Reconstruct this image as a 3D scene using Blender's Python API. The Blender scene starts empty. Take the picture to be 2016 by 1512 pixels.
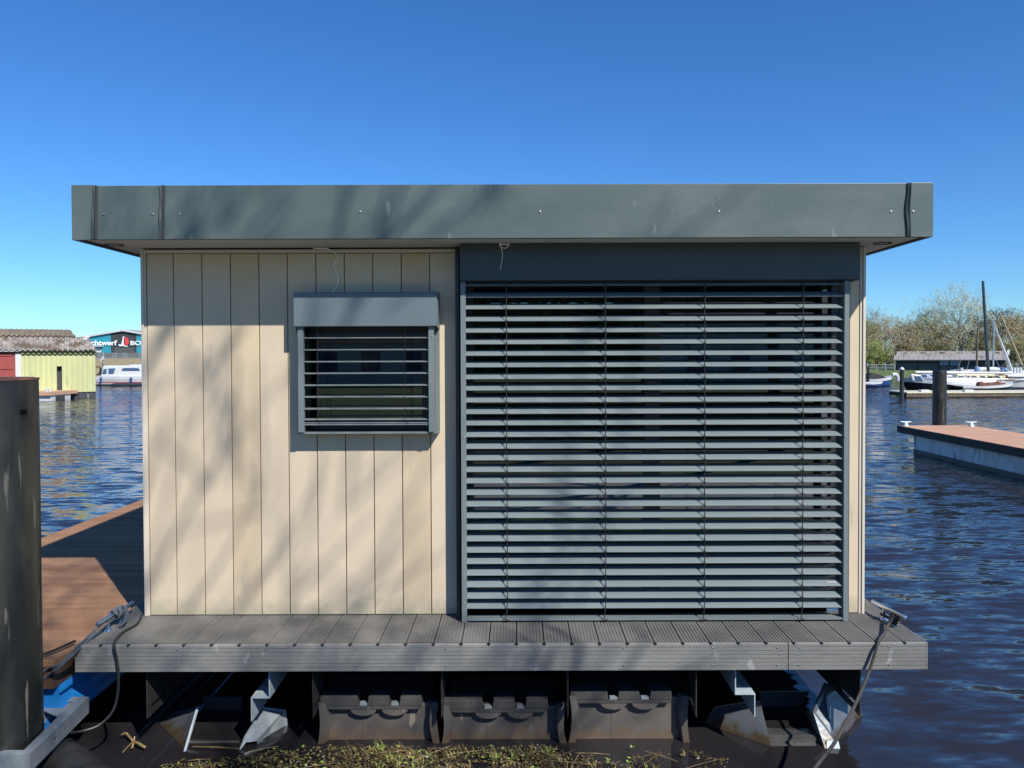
import bpy, math, random
from mathutils import Vector, Matrix, noise
R = math.radians
rnd = random.Random(7)
sc = bpy.context.scene
col = sc.collection

# ------------------------------------------------------------------ camera model (metres, z=0 is the water)
F = 1467.0; CX = 1020.0; CYP = 725.6; PITCH = R(1.0); ROLL = 0.0033; CAM = Vector((0, 0, 2.25))
_f = Vector((0, math.cos(PITCH), -math.sin(PITCH))); _u = Vector((0, math.sin(PITCH), math.cos(PITCH))); _x = Vector((1, 0, 0))
RT = (_x * math.cos(ROLL) - _u * math.sin(ROLL)); UP = (_x * math.sin(ROLL) + _u * math.cos(ROLL))
def ray(px, py): return _f + RT * ((px - CX) / F) - UP * ((py - CYP) / F)
FRAME = None   # (pivot x, pivot y, angle): things built square to themselves, then turned about a pivot
def P(px, py, Y):
    d = ray(px, py)
    if FRAME is None: return CAM + d * (Y / d.y)
    ox, oy, t = FRAME; c, s = math.cos(t), math.sin(t)
    def tl(x, y): return (c * x + s * y, -s * x + c * y)
    cl_ = tl(CAM.x - ox, CAM.y - oy); dl = tl(d.x, d.y); k = (Y - oy - cl_[1]) / dl[1]
    return Vector((ox + cl_[0] + dl[0] * k, Y, CAM.z + d.z * k))
def fw(p):
    if FRAME is None: return tuple(p)
    ox, oy, t = FRAME; c, s = math.cos(t), math.sin(t); x, y = p[0] - ox, p[1] - oy
    return (ox + c * x - s * y, oy + s * x + c * y, p[2])
def PZ(px, py, z):
    d = ray(px, py); return CAM + d * ((z - CAM.z) / d.z)

# ------------------------------------------------------------------ materials
MATS = {}
def mat(name, rgb, rough=0.6, metal=0.0, var=0.0, scale=3.0, stretch=(1, 1, 1), rgb2=None, bump=0.0, bscale=40.0,
        spots=None, spec=0.5, coat=0.0, detail=6.0, rvar=0.0, stain=None, contrast=(0.35, 0.65)):
    m = bpy.data.materials.new(name); m.use_nodes = True; nt = m.node_tree; N = nt.nodes; L = nt.links
    b = N['Principled BSDF']; b.inputs['Roughness'].default_value = rough; b.inputs['Metallic'].default_value = metal
    b.inputs['Specular IOR Level'].default_value = spec
    b.inputs['Coat Weight'].default_value = coat
    b.inputs['Base Color'].default_value = (*rgb, 1)
    tc = N.new('ShaderNodeTexCoord'); mp = N.new('ShaderNodeMapping'); mp.inputs['Scale'].default_value = stretch
    L.new(tc.outputs['Object'], mp.inputs['Vector'])
    last = None
    if rgb2 is None and var > 0: rgb2 = tuple(c * (1 - var) for c in rgb)
    if rgb2 is not None:
        nz = N.new('ShaderNodeTexNoise'); nz.inputs['Scale'].default_value = scale; nz.inputs['Detail'].default_value = detail
        nz.inputs['Roughness'].default_value = 0.62
        L.new(mp.outputs['Vector'], nz.inputs['Vector'])
        mr = N.new('ShaderNodeMapRange'); mr.inputs['From Min'].default_value = contrast[0]; mr.inputs['From Max'].default_value = contrast[1]
        L.new(nz.outputs['Fac'], mr.inputs['Value'])
        mx = N.new('ShaderNodeMix'); mx.data_type = 'RGBA'
        mx.inputs['A'].default_value = (*rgb, 1); mx.inputs['B'].default_value = (*rgb2, 1)
        L.new(mr.outputs['Result'], mx.inputs['Factor']); last = mx.outputs['Result']
        if rvar > 0:
            m2 = N.new('ShaderNodeMapRange'); m2.inputs['To Min'].default_value = rough - rvar; m2.inputs['To Max'].default_value = rough + rvar
            L.new(nz.outputs['Fac'], m2.inputs['Value']); L.new(m2.outputs['Result'], b.inputs['Roughness'])
    if spots is not None:   # (rgb, scale, threshold, stretch)
        srgb, ss, th, st = spots
        mp2 = N.new('ShaderNodeMapping'); mp2.inputs['Scale'].default_value = st; L.new(tc.outputs['Object'], mp2.inputs['Vector'])
        n2 = N.new('ShaderNodeTexNoise'); n2.inputs['Scale'].default_value = ss; n2.inputs['Detail'].default_value = 4
        L.new(mp2.outputs['Vector'], n2.inputs['Vector'])
        r2 = N.new('ShaderNodeMapRange'); r2.inputs['From Min'].default_value = th; r2.inputs['From Max'].default_value = th + 0.06
        L.new(n2.outputs['Fac'], r2.inputs['Value'])
        mx2 = N.new('ShaderNodeMix'); mx2.data_type = 'RGBA'; mx2.inputs['B'].default_value = (*srgb, 1)
        if last is not None: L.new(last, mx2.inputs['A'])
        else: mx2.inputs['A'].default_value = (*rgb, 1)
        L.new(r2.outputs['Result'], mx2.inputs['Factor']); last = mx2.outputs['Result']
    if stain is not None:   # slime left by the water: (rgb, z from, z to) with a ragged upper edge
        sp = N.new('ShaderNodeSeparateXYZ'); L.new(tc.outputs['Object'], sp.inputs[0])
        n4 = N.new('ShaderNodeTexNoise'); n4.inputs['Scale'].default_value = 16; n4.inputs['Detail'].default_value = 5; L.new(tc.outputs['Object'], n4.inputs['Vector'])
        ad = N.new('ShaderNodeMath'); ad.operation = 'MULTIPLY_ADD'; ad.inputs[1].default_value = -.14; L.new(n4.outputs['Fac'], ad.inputs[0]); L.new(sp.outputs['Z'], ad.inputs[2])
        r4 = N.new('ShaderNodeMapRange'); r4.inputs['From Min'].default_value = stain[2] - .07; r4.inputs['From Max'].default_value = stain[1] - .07; L.new(ad.outputs[0], r4.inputs['Value'])
        m4 = N.new('ShaderNodeMix'); m4.data_type = 'RGBA'; m4.inputs['B'].default_value = (*stain[0], 1)
        if last is not None: L.new(last, m4.inputs['A'])
        else: m4.inputs['A'].default_value = (*rgb, 1)
        L.new(r4.outputs['Result'], m4.inputs['Factor']); last = m4.outputs['Result']
    if last is not None: L.new(last, b.inputs['Base Color'])
    if bump > 0:
        n3 = N.new('ShaderNodeTexNoise'); n3.inputs['Scale'].default_value = bscale; n3.inputs['Detail'].default_value = 4
        L.new(mp.outputs['Vector'], n3.inputs['Vector'])
        bp = N.new('ShaderNodeBump'); bp.inputs['Strength'].default_value = bump; bp.inputs['Distance'].default_value = 0.01
        L.new(n3.outputs['Fac'], bp.inputs['Height']); L.new(bp.outputs['Normal'], b.inputs['Normal'])
    MATS[name] = m; return m

M = MATS; zstain = .66
mat('wall_beige', (.63, .515, .368), .62, spec=.25, var=.10, scale=2.2, bump=.15, bscale=260, spots=((.47, .40, .30), 5, .66, (1, 1, .25)), stain=((.42, .37, .26), zstain, zstain + .10))
mat('wall_beige_pale', (.66, .54, .39), .62, spec=.25, var=.09, scale=2.6, bump=.15, bscale=260, spots=((.50, .42, .31), 5, .68, (1, 1, .2)), stain=((.40, .36, .25), zstain, zstain + .09))
mat('wall_beige_worn', (.61, .485, .325), .62, spec=.25, var=.12, scale=1.8, bump=.15, bscale=260, spots=((.46, .385, .28), 5, .62, (1, 1, .2)), stain=((.40, .36, .25), zstain, zstain + .12))
mat('wall_trim', (.62, .55, .45), .5, var=.08, scale=3)
mat('groove', (.30, .235, .165), .8, var=.2)
mat('roof_metal', (.074, .100, .090), .42, rgb2=(.100, .126, .118), scale=1.6, stretch=(1, 1, 1.8), bump=.10, bscale=9, spots=((.165, .20, .185), 24, .685, (1, 1, .25)), rvar=.09, spec=.55)
mat('roof_seam', (.03, .036, .035), .38, rgb2=(.07, .082, .078), scale=9, stretch=(1, 1, .3), bump=.4, bscale=12)
mat('soffit', (.60, .57, .54), .6, var=.12, scale=2)
mat('seal_black', (.012, .012, .014), .5, var=.3)
mat('blind_metal', (.150, .180, .182), .34, rgb2=(.172, .203, .205), scale=1.4, stretch=(1, 1, .4), rvar=.06, spec=.3, spots=((.30, .35, .37), 60, .74, (1, 1, 1)))
mat('blind_box', (.135, .170, .182), .36, var=.08, scale=2)
mat('blind_dark', (.050, .058, .058), .38, var=.12, scale=3)
mat('frame_dark', (.028, .031, .034), .35, var=.15, scale=4)
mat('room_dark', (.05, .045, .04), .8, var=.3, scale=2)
mat('curtain', (.25, .22, .20), .9, var=.3, scale=6, stretch=(6, 1, .2))
mat('deck_board', (.12, .116, .106), .70, spec=.25, rgb2=(.185, .178, .163), scale=2.6, stretch=(1, 1, 1), bump=.25, bscale=120, spots=((.24, .235, .215), 30, .69, (1, 1, 1)))
mat('deck_edge', (.155, .152, .14), .62, rgb2=(.235, .23, .21), scale=3.5, stretch=(.35, 1, 1.4), bump=.25, bscale=120, spots=((.30, .295, .28), 12, .66, (1, 1, .6)))
mat('galvanised', (.36, .40, .42), .45, metal=.35, rgb2=(.27, .31, .33), scale=14, bump=.08, bscale=30, rvar=.08)
mat('galv_step', (.50, .57, .60), .5, metal=.2, rgb2=(.38, .44, .47), scale=22)
mat('screw', (.30, .31, .31), .45, metal=.7, var=.2)
mat('black_plastic', (.045, .045, .046), .38, rgb2=(.085, .078, .072), scale=3.5, bump=.12, bscale=25, rvar=.10, spots=((.17, .15, .125), 9, .63, (1, 1, .35)))
mat('float_plastic', (.070, .068, .067), .42, rgb2=(.130, .112, .098), scale=3.2, bump=.15, bscale=18, rvar=.08, spots=((.25, .21, .17), 14, .66, (1, 1, .3)), stain=((.125, .092, .062), .02, .085))
mat('rubber', (.022, .022, .023), .34, rgb2=(.05, .05, .048), scale=6, bump=.2, bscale=12, rvar=.1)
mat('plate_black', (.022, .021, .020), .5, rgb2=(.05, .045, .04), scale=8)
mat('steel_grey', (.11, .125, .145), .33, metal=.45, rgb2=(.17, .185, .20), scale=4, bump=.12, bscale=30, spots=((.34, .34, .33), 34, .72, (1, 1, 1)), stain=((.09, .065, .035), .01, .06))
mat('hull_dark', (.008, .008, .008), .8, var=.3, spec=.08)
mat('pile_black', (.012, .0135, .013), .40, rgb2=(.034, .034, .029), scale=6, stretch=(1, 1, .16), bump=.5, bscale=14, spots=((.13, .12, .095), 19, .615, (1.5, 1.5, .14)), rvar=.12, contrast=(.42, .62))
mat('pile_top', (.22, .10, .065), .8, var=.4, scale=12)
mat('rope_grey', (.10, .115, .135), .8, var=.3, scale=90)
mat('rope_dark', (.035, .033, .030), .8, rgb2=(.075, .07, .064), scale=120)
mat('cable_black', (.022, .021, .020), .5, var=.3, scale=6)
mat('wire_white', (.85, .82, .76), .5)
mat('sky_tint_glass', (.11, .18, .34), .15)  # blue base colour stands in for sky reflected in the boathouse panes
mat('chrome', (.75, .77, .80), .16, metal=1.0)
mat('alu_blue', (.30, .42, .52), .25, metal=.85, var=.2)
mat('pier_plank', (.44, .25, .16), .85, spec=.15, rgb2=(.54, .34, .235), scale=2.4, stretch=(.5, 3, 1), bump=.2, bscale=60, spots=((.62, .46, .34), 28, .70, (.4, 2.5, 1)))
mat('dock_plank', (.25, .132, .072), .85, spec=.12, rgb2=(.35, .20, .118), scale=2.4, stretch=(.4, 3, 1), bump=.25, bscale=60, spots=((.60, .45, .32), 34, .715, (.35, 2.0, 1)))
mat('dock_edge', (.10, .055, .035), .7, var=.3, scale=4)
mat('pier_edge', (.045, .038, .034), .7, var=.3, scale=4)
mat('concrete', (.72, .73, .70), .8, rgb2=(.52, .53, .51), scale=2.6, stretch=(1, 1, .5), spots=((.30, .33, .34), 5, .60, (1, 1, .2)))
mat('concrete_wet', (.10, .09, .075), .5, var=.4, scale=5)
mat('blue_float', (.015, .17, .50), .28, rgb2=(.02, .22, .58), scale=5, rvar=.08, spots=((.09, .30, .55), 14, .66, (1, 1, 1)))
mat('shed_yellow', (.56, .57, .27), .7, rgb2=(.46, .47, .235), scale=.9, stretch=(1, 1, .4), spots=((.42, .43, .22), 2.5, .62, (1.4, 1, .3)))
mat('shed_red', (.30, .055, .045), .6, var=.15)
mat('shed_roof', (.17, .145, .12), .9, rgb2=(.40, .36, .31), scale=1.6, stretch=(2.2, 1, .4), bump=.3, bscale=5, spots=((.135, .10, .065), 1.3, .52, (1, 1, 1)))
mat('moss_roof', (.155, .115, .075), .95, rgb2=(.26, .205, .145), scale=2.0, spots=((.48, .44, .38), 3, .66, (2, 1, .6)))
mat('white_paint', (.58, .585, .58), .4, var=.06, scale=2)
mat('cream_paint', (.72, .66, .46), .45, var=.1, scale=2)
mat('timber_black', (.035, .038, .042), .75, rgb2=(.065, .068, .068), scale=2.2, stretch=(.4, 1, 4))
mat('timber_green', (.060, .075, .070), .75, rgb2=(.085, .10, .09), scale=2.2, stretch=(.4, 1, 4))
mat('timber_brown', (.16, .125, .085), .85, var=.35, scale=3)
mat('fibre_roof', (.255, .225, .20), .9, rgb2=(.34, .31, .285), scale=.55, spots=((.16, .14, .125), 1.2, .6, (1, 1, 1)))
mat('teal_clad', (.035, .29, .38), .5, var=.1, scale=1)
mat('grey_clad', (.05, .052, .058), .6, var=.15, scale=1)
mat('sign_white', (.85, .86, .86), .5)
mat('sign_red', (.70, .06, .06), .5)
mat('window_glass', (.05, .10, .20), .06, spec=.9)
mat('boat_black', (.012, .013, .017), .22, coat=.3, var=.2)
mat('boat_blue', (.03, .08, .22), .3, var=.2)
mat('sail_cover', (.20, .32, .50), .8, var=.2)
mat('canvas_black', (.02, .02, .022), .85, var=.3)
mat('canvas_brown', (.16, .055, .035), .85, var=.4, scale=8)
mat('mast_dark', (.07, .085, .10), .35, metal=.4, var=.2)
mat('mast_alu', (.45, .46, .46), .4, metal=.6, var=.15)
mat('spar_wood', (.40, .31, .20), .6, var=.3)
mat('quay_reed', (.30, .245, .15), .9, rgb2=(.22, .18, .11), scale=6, stretch=(2, 1, .3))
mat('fence_grey', (.16, .165, .17), .6, var=.2)
mat('bark_brown', (.105, .080, .058), .9, var=.35, scale=4)
mat('bark_pale', (.62, .57, .47), .85, rgb2=(.19, .17, .14), scale=5, stretch=(1, 1, .3))
mat('twig_grey', (.24, .205, .18), .9, var=.3, scale=3)
mat('twig_brown', (.22, .14, .095), .9, var=.3, scale=3)
mat('twig_pale', (.34, .33, .25), .9, var=.3, scale=3)
mat('leaf_olive', (.25, .28, .085), .8, rgb2=(.28, .26, .11), scale=1.2)
mat('leaf_brown', (.30, .215, .125), .8, rgb2=(.34, .27, .16), scale=1.2)
mat('leaf_grey', (.32, .29, .24), .8, rgb2=(.24, .22, .18), scale=1.2)
mat('leaf_pale', (.50, .54, .34), .8, rgb2=(.42, .45, .27), scale=1.2)
mat('leaf_green', (.24, .30, .05), .8, rgb2=(.17, .20, .045), scale=1.2)
mat('leaf_dark', (.045, .065, .022), .8, rgb2=(.075, .085, .035), scale=1.2)
mat('grass', (.06, .095, .025), .9, rgb2=(.10, .12, .04), scale=1.5)
mat('paving', (.55, .52, .49), .85, rgb2=(.45, .42, .39), scale=2)
mat('weed_brown', (.045, .028, .013), .7, rgb2=(.13, .08, .034), scale=30)
mat('weed_straw', (.38, .27, .12), .6, rgb2=(.15, .10, .04), scale=30)
mat('weed_olive', (.34, .30, .08), .6, rgb2=(.13, .12, .035), scale=30)
mat('weed_green', (.33, .44, .10), .5, rgb2=(.22, .33, .06), scale=30)
mat('weed_white', (.62, .60, .52), .6, var=.2)

# glass: dark tinted pane, mirror reflection
def glass_mat():
    m = bpy.data.materials.new('pane_glass'); m.use_nodes = True; nt = m.node_tree; N = nt.nodes; L = nt.links
    N.remove(N['Principled BSDF']); out = N['Material Output']
    gl = N.new('ShaderNodeBsdfGlossy'); gl.inputs['Roughness'].default_value = .012; gl.inputs['Color'].default_value = (.85, .88, .9, 1)
    tr = N.new('ShaderNodeBsdfTransparent'); tr.inputs['Color'].default_value = (.42, .45, .43, 1)
    fr = N.new('ShaderNodeFresnel'); fr.inputs['IOR'].default_value = 2.0
    mx = N.new('ShaderNodeMixShader'); L.new(fr.outputs[0], mx.inputs[0]); L.new(tr.outputs[0], mx.inputs[1]); L.new(gl.outputs[0], mx.inputs[2])
    L.new(mx.outputs[0], out.inputs[0]); M['pane_glass'] = m
glass_mat()

def water_mat():
    m = bpy.data.materials.new('harbour_water'); m.use_nodes = True; nt = m.node_tree; N = nt.nodes; L = nt.links
    b = N['Principled BSDF']
    b.inputs['Base Color'].default_value = (.020, .018, .020, 1); b.inputs['Roughness'].default_value = .035
    b.inputs['IOR'].default_value = 1.52
    tc = N.new('ShaderNodeTexCoord')
    # calm patch in the lee of the float (world position)
    sx = N.new('ShaderNodeSeparateXYZ'); L.new(tc.outputs['Object'], sx.inputs[0])
    def noise_(st, rot, det, dist=0.0, off=0):
        mp = N.new('ShaderNodeMapping'); mp.inputs['Scale'].default_value = st; mp.inputs['Rotation'].default_value = (0, 0, R(rot)); mp.inputs['Location'].default_value = (off, off, 0)
        L.new(tc.outputs['Object'], mp.inputs['Vector'])
        n = N.new('ShaderNodeTexNoise'); n.inputs['Scale'].default_value = 1.0; n.inputs['Detail'].default_value = det
        n.inputs['Roughness'].default_value = .5; n.inputs['Distortion'].default_value = dist
        L.new(mp.outputs['Vector'], n.inputs['Vector']); return n.outputs['Color']
    def vm(op, x, y, scale=None):
        n = N.new('ShaderNodeVectorMath'); n.operation = op
        for i, v in enumerate((x, y)):
            if v is None: continue
            if isinstance(v, tuple): n.inputs[i].default_value = v
            else: L.new(v, n.inputs[i])
        if scale is not None:
            if isinstance(scale, (int, float)): n.inputs['Scale'].default_value = scale
            else: L.new(scale, n.inputs['Scale'])
        return n.outputs[0]
    def math_(op, x, y):
        n = N.new('ShaderNodeMath'); n.operation = op
        for i, v in enumerate((x, y)):
            if isinstance(v, (int, float)): n.inputs[i].default_value = v
            else: L.new(v, n.inputs[i])
        return n.outputs[0]
    def ramp(src, a_, b2, lo_, hi_):
        n = N.new('ShaderNodeMapRange'); n.inputs['From Min'].default_value = a_; n.inputs['From Max'].default_value = b2; n.inputs['To Min'].default_value = lo_; n.inputs['To Max'].default_value = hi_
        L.new(src, n.inputs['Value']); return n.outputs[0]
    # wave slopes (x: gentle, y: steeper) from three wavelengths of ripple
    g1 = vm('SUBTRACT', noise_((1.7, 6.0, 1), -12, 2, .4), (.5, .5, .5))
    g2 = vm('SUBTRACT', noise_((5.5, 17, 1), 8, 2.5, .3, 4), (.5, .5, .5))
    g3 = vm('SUBTRACT', noise_((.5, 1.5, 1), -6, 1, 0, 9), (.5, .5, .5))
    sl_ = vm('ADD', vm('ADD', vm('MULTIPLY', g1, (.34, .88, 0)), vm('MULTIPLY', g2, (.26, .56, 0))), vm('MULTIPLY', g3, (.10, .16, 0)))
    ax = math_('ABSOLUTE', math_('ADD', sx.outputs['X'], .45), 0)
    k = math_('MAXIMUM', ramp(ax, 2.2, 3.0, 0, 1), ramp(sx.outputs['Y'], 9, 12, 0, 1)); k = math_('ADD', math_('MULTIPLY', k, .97), .03)
    far = math_('MULTIPLY', ramp(sx.outputs['Y'], 8, 26, 1.0, 1.35), ramp(sx.outputs['Y'], 44, 56, 1.0, .22))   # calm under the far shore
    nv = vm('NORMALIZE', vm('ADD', vm('SCALE', sl_, None, math_('MULTIPLY', k, far)), (0, 0, 1)), None)
    L.new(nv, b.inputs['Normal'])
    M['water'] = m
water_mat()

# ------------------------------------------------------------------ mesh helpers
class MB:
    def __init__(s): s.v = []; s.f = []; s.m = []
    def add(s, vs, fs, mi=0):
        o = len(s.v); s.v += [tuple(p) for p in vs]
        for f in fs: s.f.append(tuple(i + o for i in f)); s.m.append(mi)
    def box(s, x0, x1, y0, y1, z0, z1, mi=0):
        v = [(x0, y0, z0), (x1, y0, z0), (x1, y1, z0), (x0, y1, z0), (x0, y0, z1), (x1, y0, z1), (x1, y1, z1), (x0, y1, z1)]
        s.add(v, [(3, 2, 1, 0), (4, 5, 6, 7), (0, 1, 5, 4), (1, 2, 6, 5), (2, 3, 7, 6), (3, 0, 4, 7)], mi)
    def obox(s, c, ax, ay, az, mi=0):   # centre and half-axis vectors
        c = Vector(c); v = []
        for k in (-1, 1):
            for i, j in ((-1, -1), (1, -1), (1, 1), (-1, 1)): v.append(c + Vector(ax) * i + Vector(ay) * j + Vector(az) * k)
        s.add(v, [(3, 2, 1, 0), (4, 5, 6, 7), (0, 1, 5, 4), (1, 2, 6, 5), (2, 3, 7, 6), (3, 0, 4, 7)], mi)
    def extrude(s, poly, vec, mi=0):    # planar polygon of 3D points extruded along vec
        n = len(poly); vec = Vector(vec); v = [Vector(p) for p in poly] + [Vector(p) + vec for p in poly]
        s.add(v, [tuple(range(n - 1, -1, -1)), tuple(range(n, 2 * n))] + [(i, (i + 1) % n, n + (i + 1) % n, n + i) for i in range(n)], mi)
    def quad(s, a, b, c, d, mi=0): s.add([a, b, c, d], [(0, 1, 2, 3)], mi)
    def tube(s, pts, r, n=8, mi=0, caps=True):
        pts = [Vector(p) for p in pts]; rs = r if isinstance(r, (list, tuple)) else [r] * len(pts); vs = []
        nrm = None
        for i, p in enumerate(pts):
            t = (pts[min(i + 1, len(pts) - 1)] - pts[max(i - 1, 0)])
            if t.length < 1e-9: t = Vector((0, 0, 1))
            t.normalize()
            if nrm is None: nrm = t.orthogonal().normalized()
            nrm = (nrm - t * nrm.dot(t))
            if nrm.length < 1e-6: nrm = t.orthogonal()
            nrm.normalize(); bi = t.cross(nrm)
            for k in range(n):
                a = 2 * math.pi * k / n; vs.append(p + (nrm * math.cos(a) + bi * math.sin(a)) * rs[i])
        fs = []
        for i in range(len(pts) - 1):
            for k in range(n): fs.append((i * n + k, i * n + (k + 1) % n, (i + 1) * n + (k + 1) % n, (i + 1) * n + k))
        if caps: fs += [tuple(range(n - 1, -1, -1)), tuple((len(pts) - 1) * n + k for k in range(n))]
        s.add(vs, fs, mi)
    def loft(s, rings, mi=0, caps=True, closed=True):
        n = len(rings[0]); vs = [p for r_ in rings for p in r_]; fs = []
        for i in range(len(rings) - 1):
            for k in range(n if closed else n - 1): fs.append((i * n + k, i * n + (k + 1) % n, (i + 1) * n + (k + 1) % n, (i + 1) * n + k))
        if caps: fs += [tuple(range(n - 1, -1, -1)), tuple((len(rings) - 1) * n + k for k in range(n))]
        s.add(vs, fs, mi)
    def build(s, name, mats, parent=None, smooth=False, bevel=0.0):
        me = bpy.data.meshes.new(name); me.from_pydata([fw(p) for p in s.v], [], s.f)
        if not isinstance(mats, (list, tuple)): mats = [mats]
        for m in mats: me.materials.append(M[m])
        if len(mats) > 1: me.polygons.foreach_set('material_index', s.m)
        if smooth: me.polygons.foreach_set('use_smooth', [True] * len(me.polygons))
        me.validate(); me.update()
        import bmesh
        if len(s.f) < 40000:
            bm = bmesh.new(); bm.from_mesh(me); bmesh.ops.recalc_face_normals(bm, faces=bm.faces); bm.to_mesh(me); bm.free()
        if smooth and hasattr(me, 'set_sharp_from_angle'): me.set_sharp_from_angle(angle=R(38))
        o = bpy.data.objects.new(name, me); col.objects.link(o)
        if parent is not None:
            o.parent = parent; o.matrix_parent_inverse = wmat(parent).inverted()
        if bevel > 0:
            md = o.modifiers.new('bevel', 'BEVEL'); md.width = bevel; md.segments = 2; md.limit_method = 'ANGLE'; md.angle_limit = R(40)
        return o
def wmat(o):
    m = o.matrix_basis.copy() if True else None
    if o.parent is not None: return wmat(o.parent) @ o.matrix_parent_inverse @ m
    return m
def tag(o, label=None, cat=None, group=None, kind=None):
    if label: o['label'] = label
    if cat: o['category'] = cat
    if group: o['group'] = group
    if kind: o['kind'] = kind
    return o
def thing(name, label, cat, loc=(0, 0, 0), group=None):
    o = bpy.data.objects.new(name, None); col.objects.link(o); o.location = loc; o.empty_display_size = .2
    return tag(o, label, cat, group)
def smooth_path(pts, n=8):
    pts = [Vector(p) for p in pts]; out = []
    for i in range(len(pts) - 1):
        p0 = pts[max(i - 1, 0)]; p1 = pts[i]; p2 = pts[i + 1]; p3 = pts[min(i + 2, len(pts) - 1)]
        for k in range(n):
            t = k / n
            out.append(.5 * ((2 * p1) + (p2 - p0) * t + (2 * p0 - 5 * p1 + 4 * p2 - p3) * t * t + (3 * p1 - p0 - 3 * p2 + p3) * t ** 3))
    out.append(pts[-1]); return out
def cyl(mb, c, r, z0, z1, n=24, mi=0):
    x, y = c; mb.tube([(x, y, z0), (x, y, z1)], r, n, mi)
def dome_screw(mb, x, y, z, r=.006, mi=0):   # screw head on a face that looks towards -Y
    rings = []
    for q, rr in ((0, r), (-.0022, r * .85), (-.0034, r * .45)):
        rings.append([(x + rr * math.cos(a * math.pi / 4), y + q, z + rr * math.sin(a * math.pi / 4)) for a in range(8)])
    mb.loft(rings, mi)

# ------------------------------------------------------------------ floating house
YW = 4.60; YR = 4.20; YD = 4.127
zr0 = P(1000, 469, YR).z; zr1 = P(1000, 363, YR).z; zw1 = zr0 + .004
zd = P(1000, 1210, YW).z; zdf = P(1000, 1268, YD).z; zdb = P(1000, 1321, YD).z
zd = (zd + zdf) / 2
xl = P(284, 900, YW).x; xr = P(1700, 900, YW).x
xrl = P(143, 420, YR).x; xrr = P(1836, 420, YR).x
xdl = P(147, 1300, YD).x; xdr = P(1827, 1290, YD).x
HB = 10.3   # back of the house
house = thing('floating_house', 'beige floating cabin with a flat grey roof, slatted outdoor blinds and a dark grey deck', 'floating house', (0, YD, 0))

# --- wall: shell + cladding boards
wx0, wx1 = P(586, 750, YW).x, P(848, 750, YW).x; wz1, wz0 = P(716, 648, YW).z, P(716, 852, YW).z
bx0, bx1 = P(903, 800, YW).x, P(1672, 800, YW).x       # big window opening
bz1, bz0 = P(1200, 500, YW).z, zd
w = MB()
yb0, yb1 = YW + .013, YW + .14
def shell(x0, x1, z0, z1): w.box(x0, x1, yb0, yb1, z0, z1, 0)
shell(xl + .004, wx0, zd, zw1); shell(wx0, wx1, zd, wz0); shell(wx0, wx1, wz1, zw1); shell(wx1, bx0, zd, zw1)
shell(bx0, bx1, bz1, zw1); shell(bx1, xr - .004, zd, zw1)
w.box(xl + .004, xl + .12, yb1, HB, zd, zw1, 1); w.box(xr - .12, xr - .004, yb1, HB, zd, zw1, 1); w.box(xl + .12, xr - .12, HB - .12, HB, zd, zw1, 1)
w.build('wall_shell', ['groove', 'wall_beige'], house)
pitch = (P(848, 900, YW).x - P(400, 900, YW).x) / 8.02; g0 = P(848, 900, YW).x
cl = MB(); gap = .0062
zc0, zc1 = zd + .006, zw1 - .032
cur = [0]
def board(a, b_):
    cur[0] = rnd.choice((0, 0, 1, 2))
    a += gap / 2; b_ -= gap / 2
    def pc(x0, x1, z0, z1):
        if x1 - x0 > .004 and z1 > z0:
            y = YW + rnd.uniform(-.0006, .0006)
            cl.box(x0, x1, y, YW + .0128, z0, z1, cur[0])
    if b_ <= wx0 or a >= wx1: pc(a, b_, zc0, zc1); return
    pc(a, b_, zc0, wz0 - .001); pc(a, b_, wz1 + .001, zc1); pc(a, min(b_, wx0), wz0 - .001, wz1 + .001); pc(max(a, wx1), b_, wz0 - .001, wz1 + .001)
ed = [g0 - pitch * k for k in range(-1, 10)] + [xl + .027]
ed[0] = bx0 - .012
for k in range(len(ed) - 1): board(ed[k + 1], ed[k])
clad = cl.build('cladding', ['wall_beige', 'wall_beige_pale', 'wall_beige_worn'], house, bevel=.0015)
w = MB()   # right-hand strip of wall beside the large blind
w.box(bx1 + .002, xr - .030, YW, YW + .0128, zc0, zc1 + .03)
w.build('wall_panel', 'wall_beige', house, bevel=.001)
w = MB()
w.box(xl - .004, xl + .012, YW - .012, YW + .05, zd + .002, zw1 - .002); w.box(xl + .012, xl + .024, YW - .004, YW + .0125, zd + .002, zw1 - .002)
w.build('corner_trim', 'wall_trim', house, bevel=.0015)
w = MB()
w.box(xr - .012, xr + .004, YW - .014, YW + .05, zd + .002, zw1 - .002); w.box(xr - .028, xr - .012, YW - .006, YW + .0125, zd + .002, zw1 - .002)
w.build('corner_trim', 'wall_trim', house, bevel=.0015)
w = MB(); w.box(xl + .026, bx0 - .01, YW - .006, YW + .0125, zc1 + .004, zw1 - .008)
w.build('top_trim', 'wall_trim', house)
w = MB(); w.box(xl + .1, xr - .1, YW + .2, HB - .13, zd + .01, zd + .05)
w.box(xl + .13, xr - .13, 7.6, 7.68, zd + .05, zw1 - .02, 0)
w.build('inner_room', 'room_dark', house)

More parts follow.
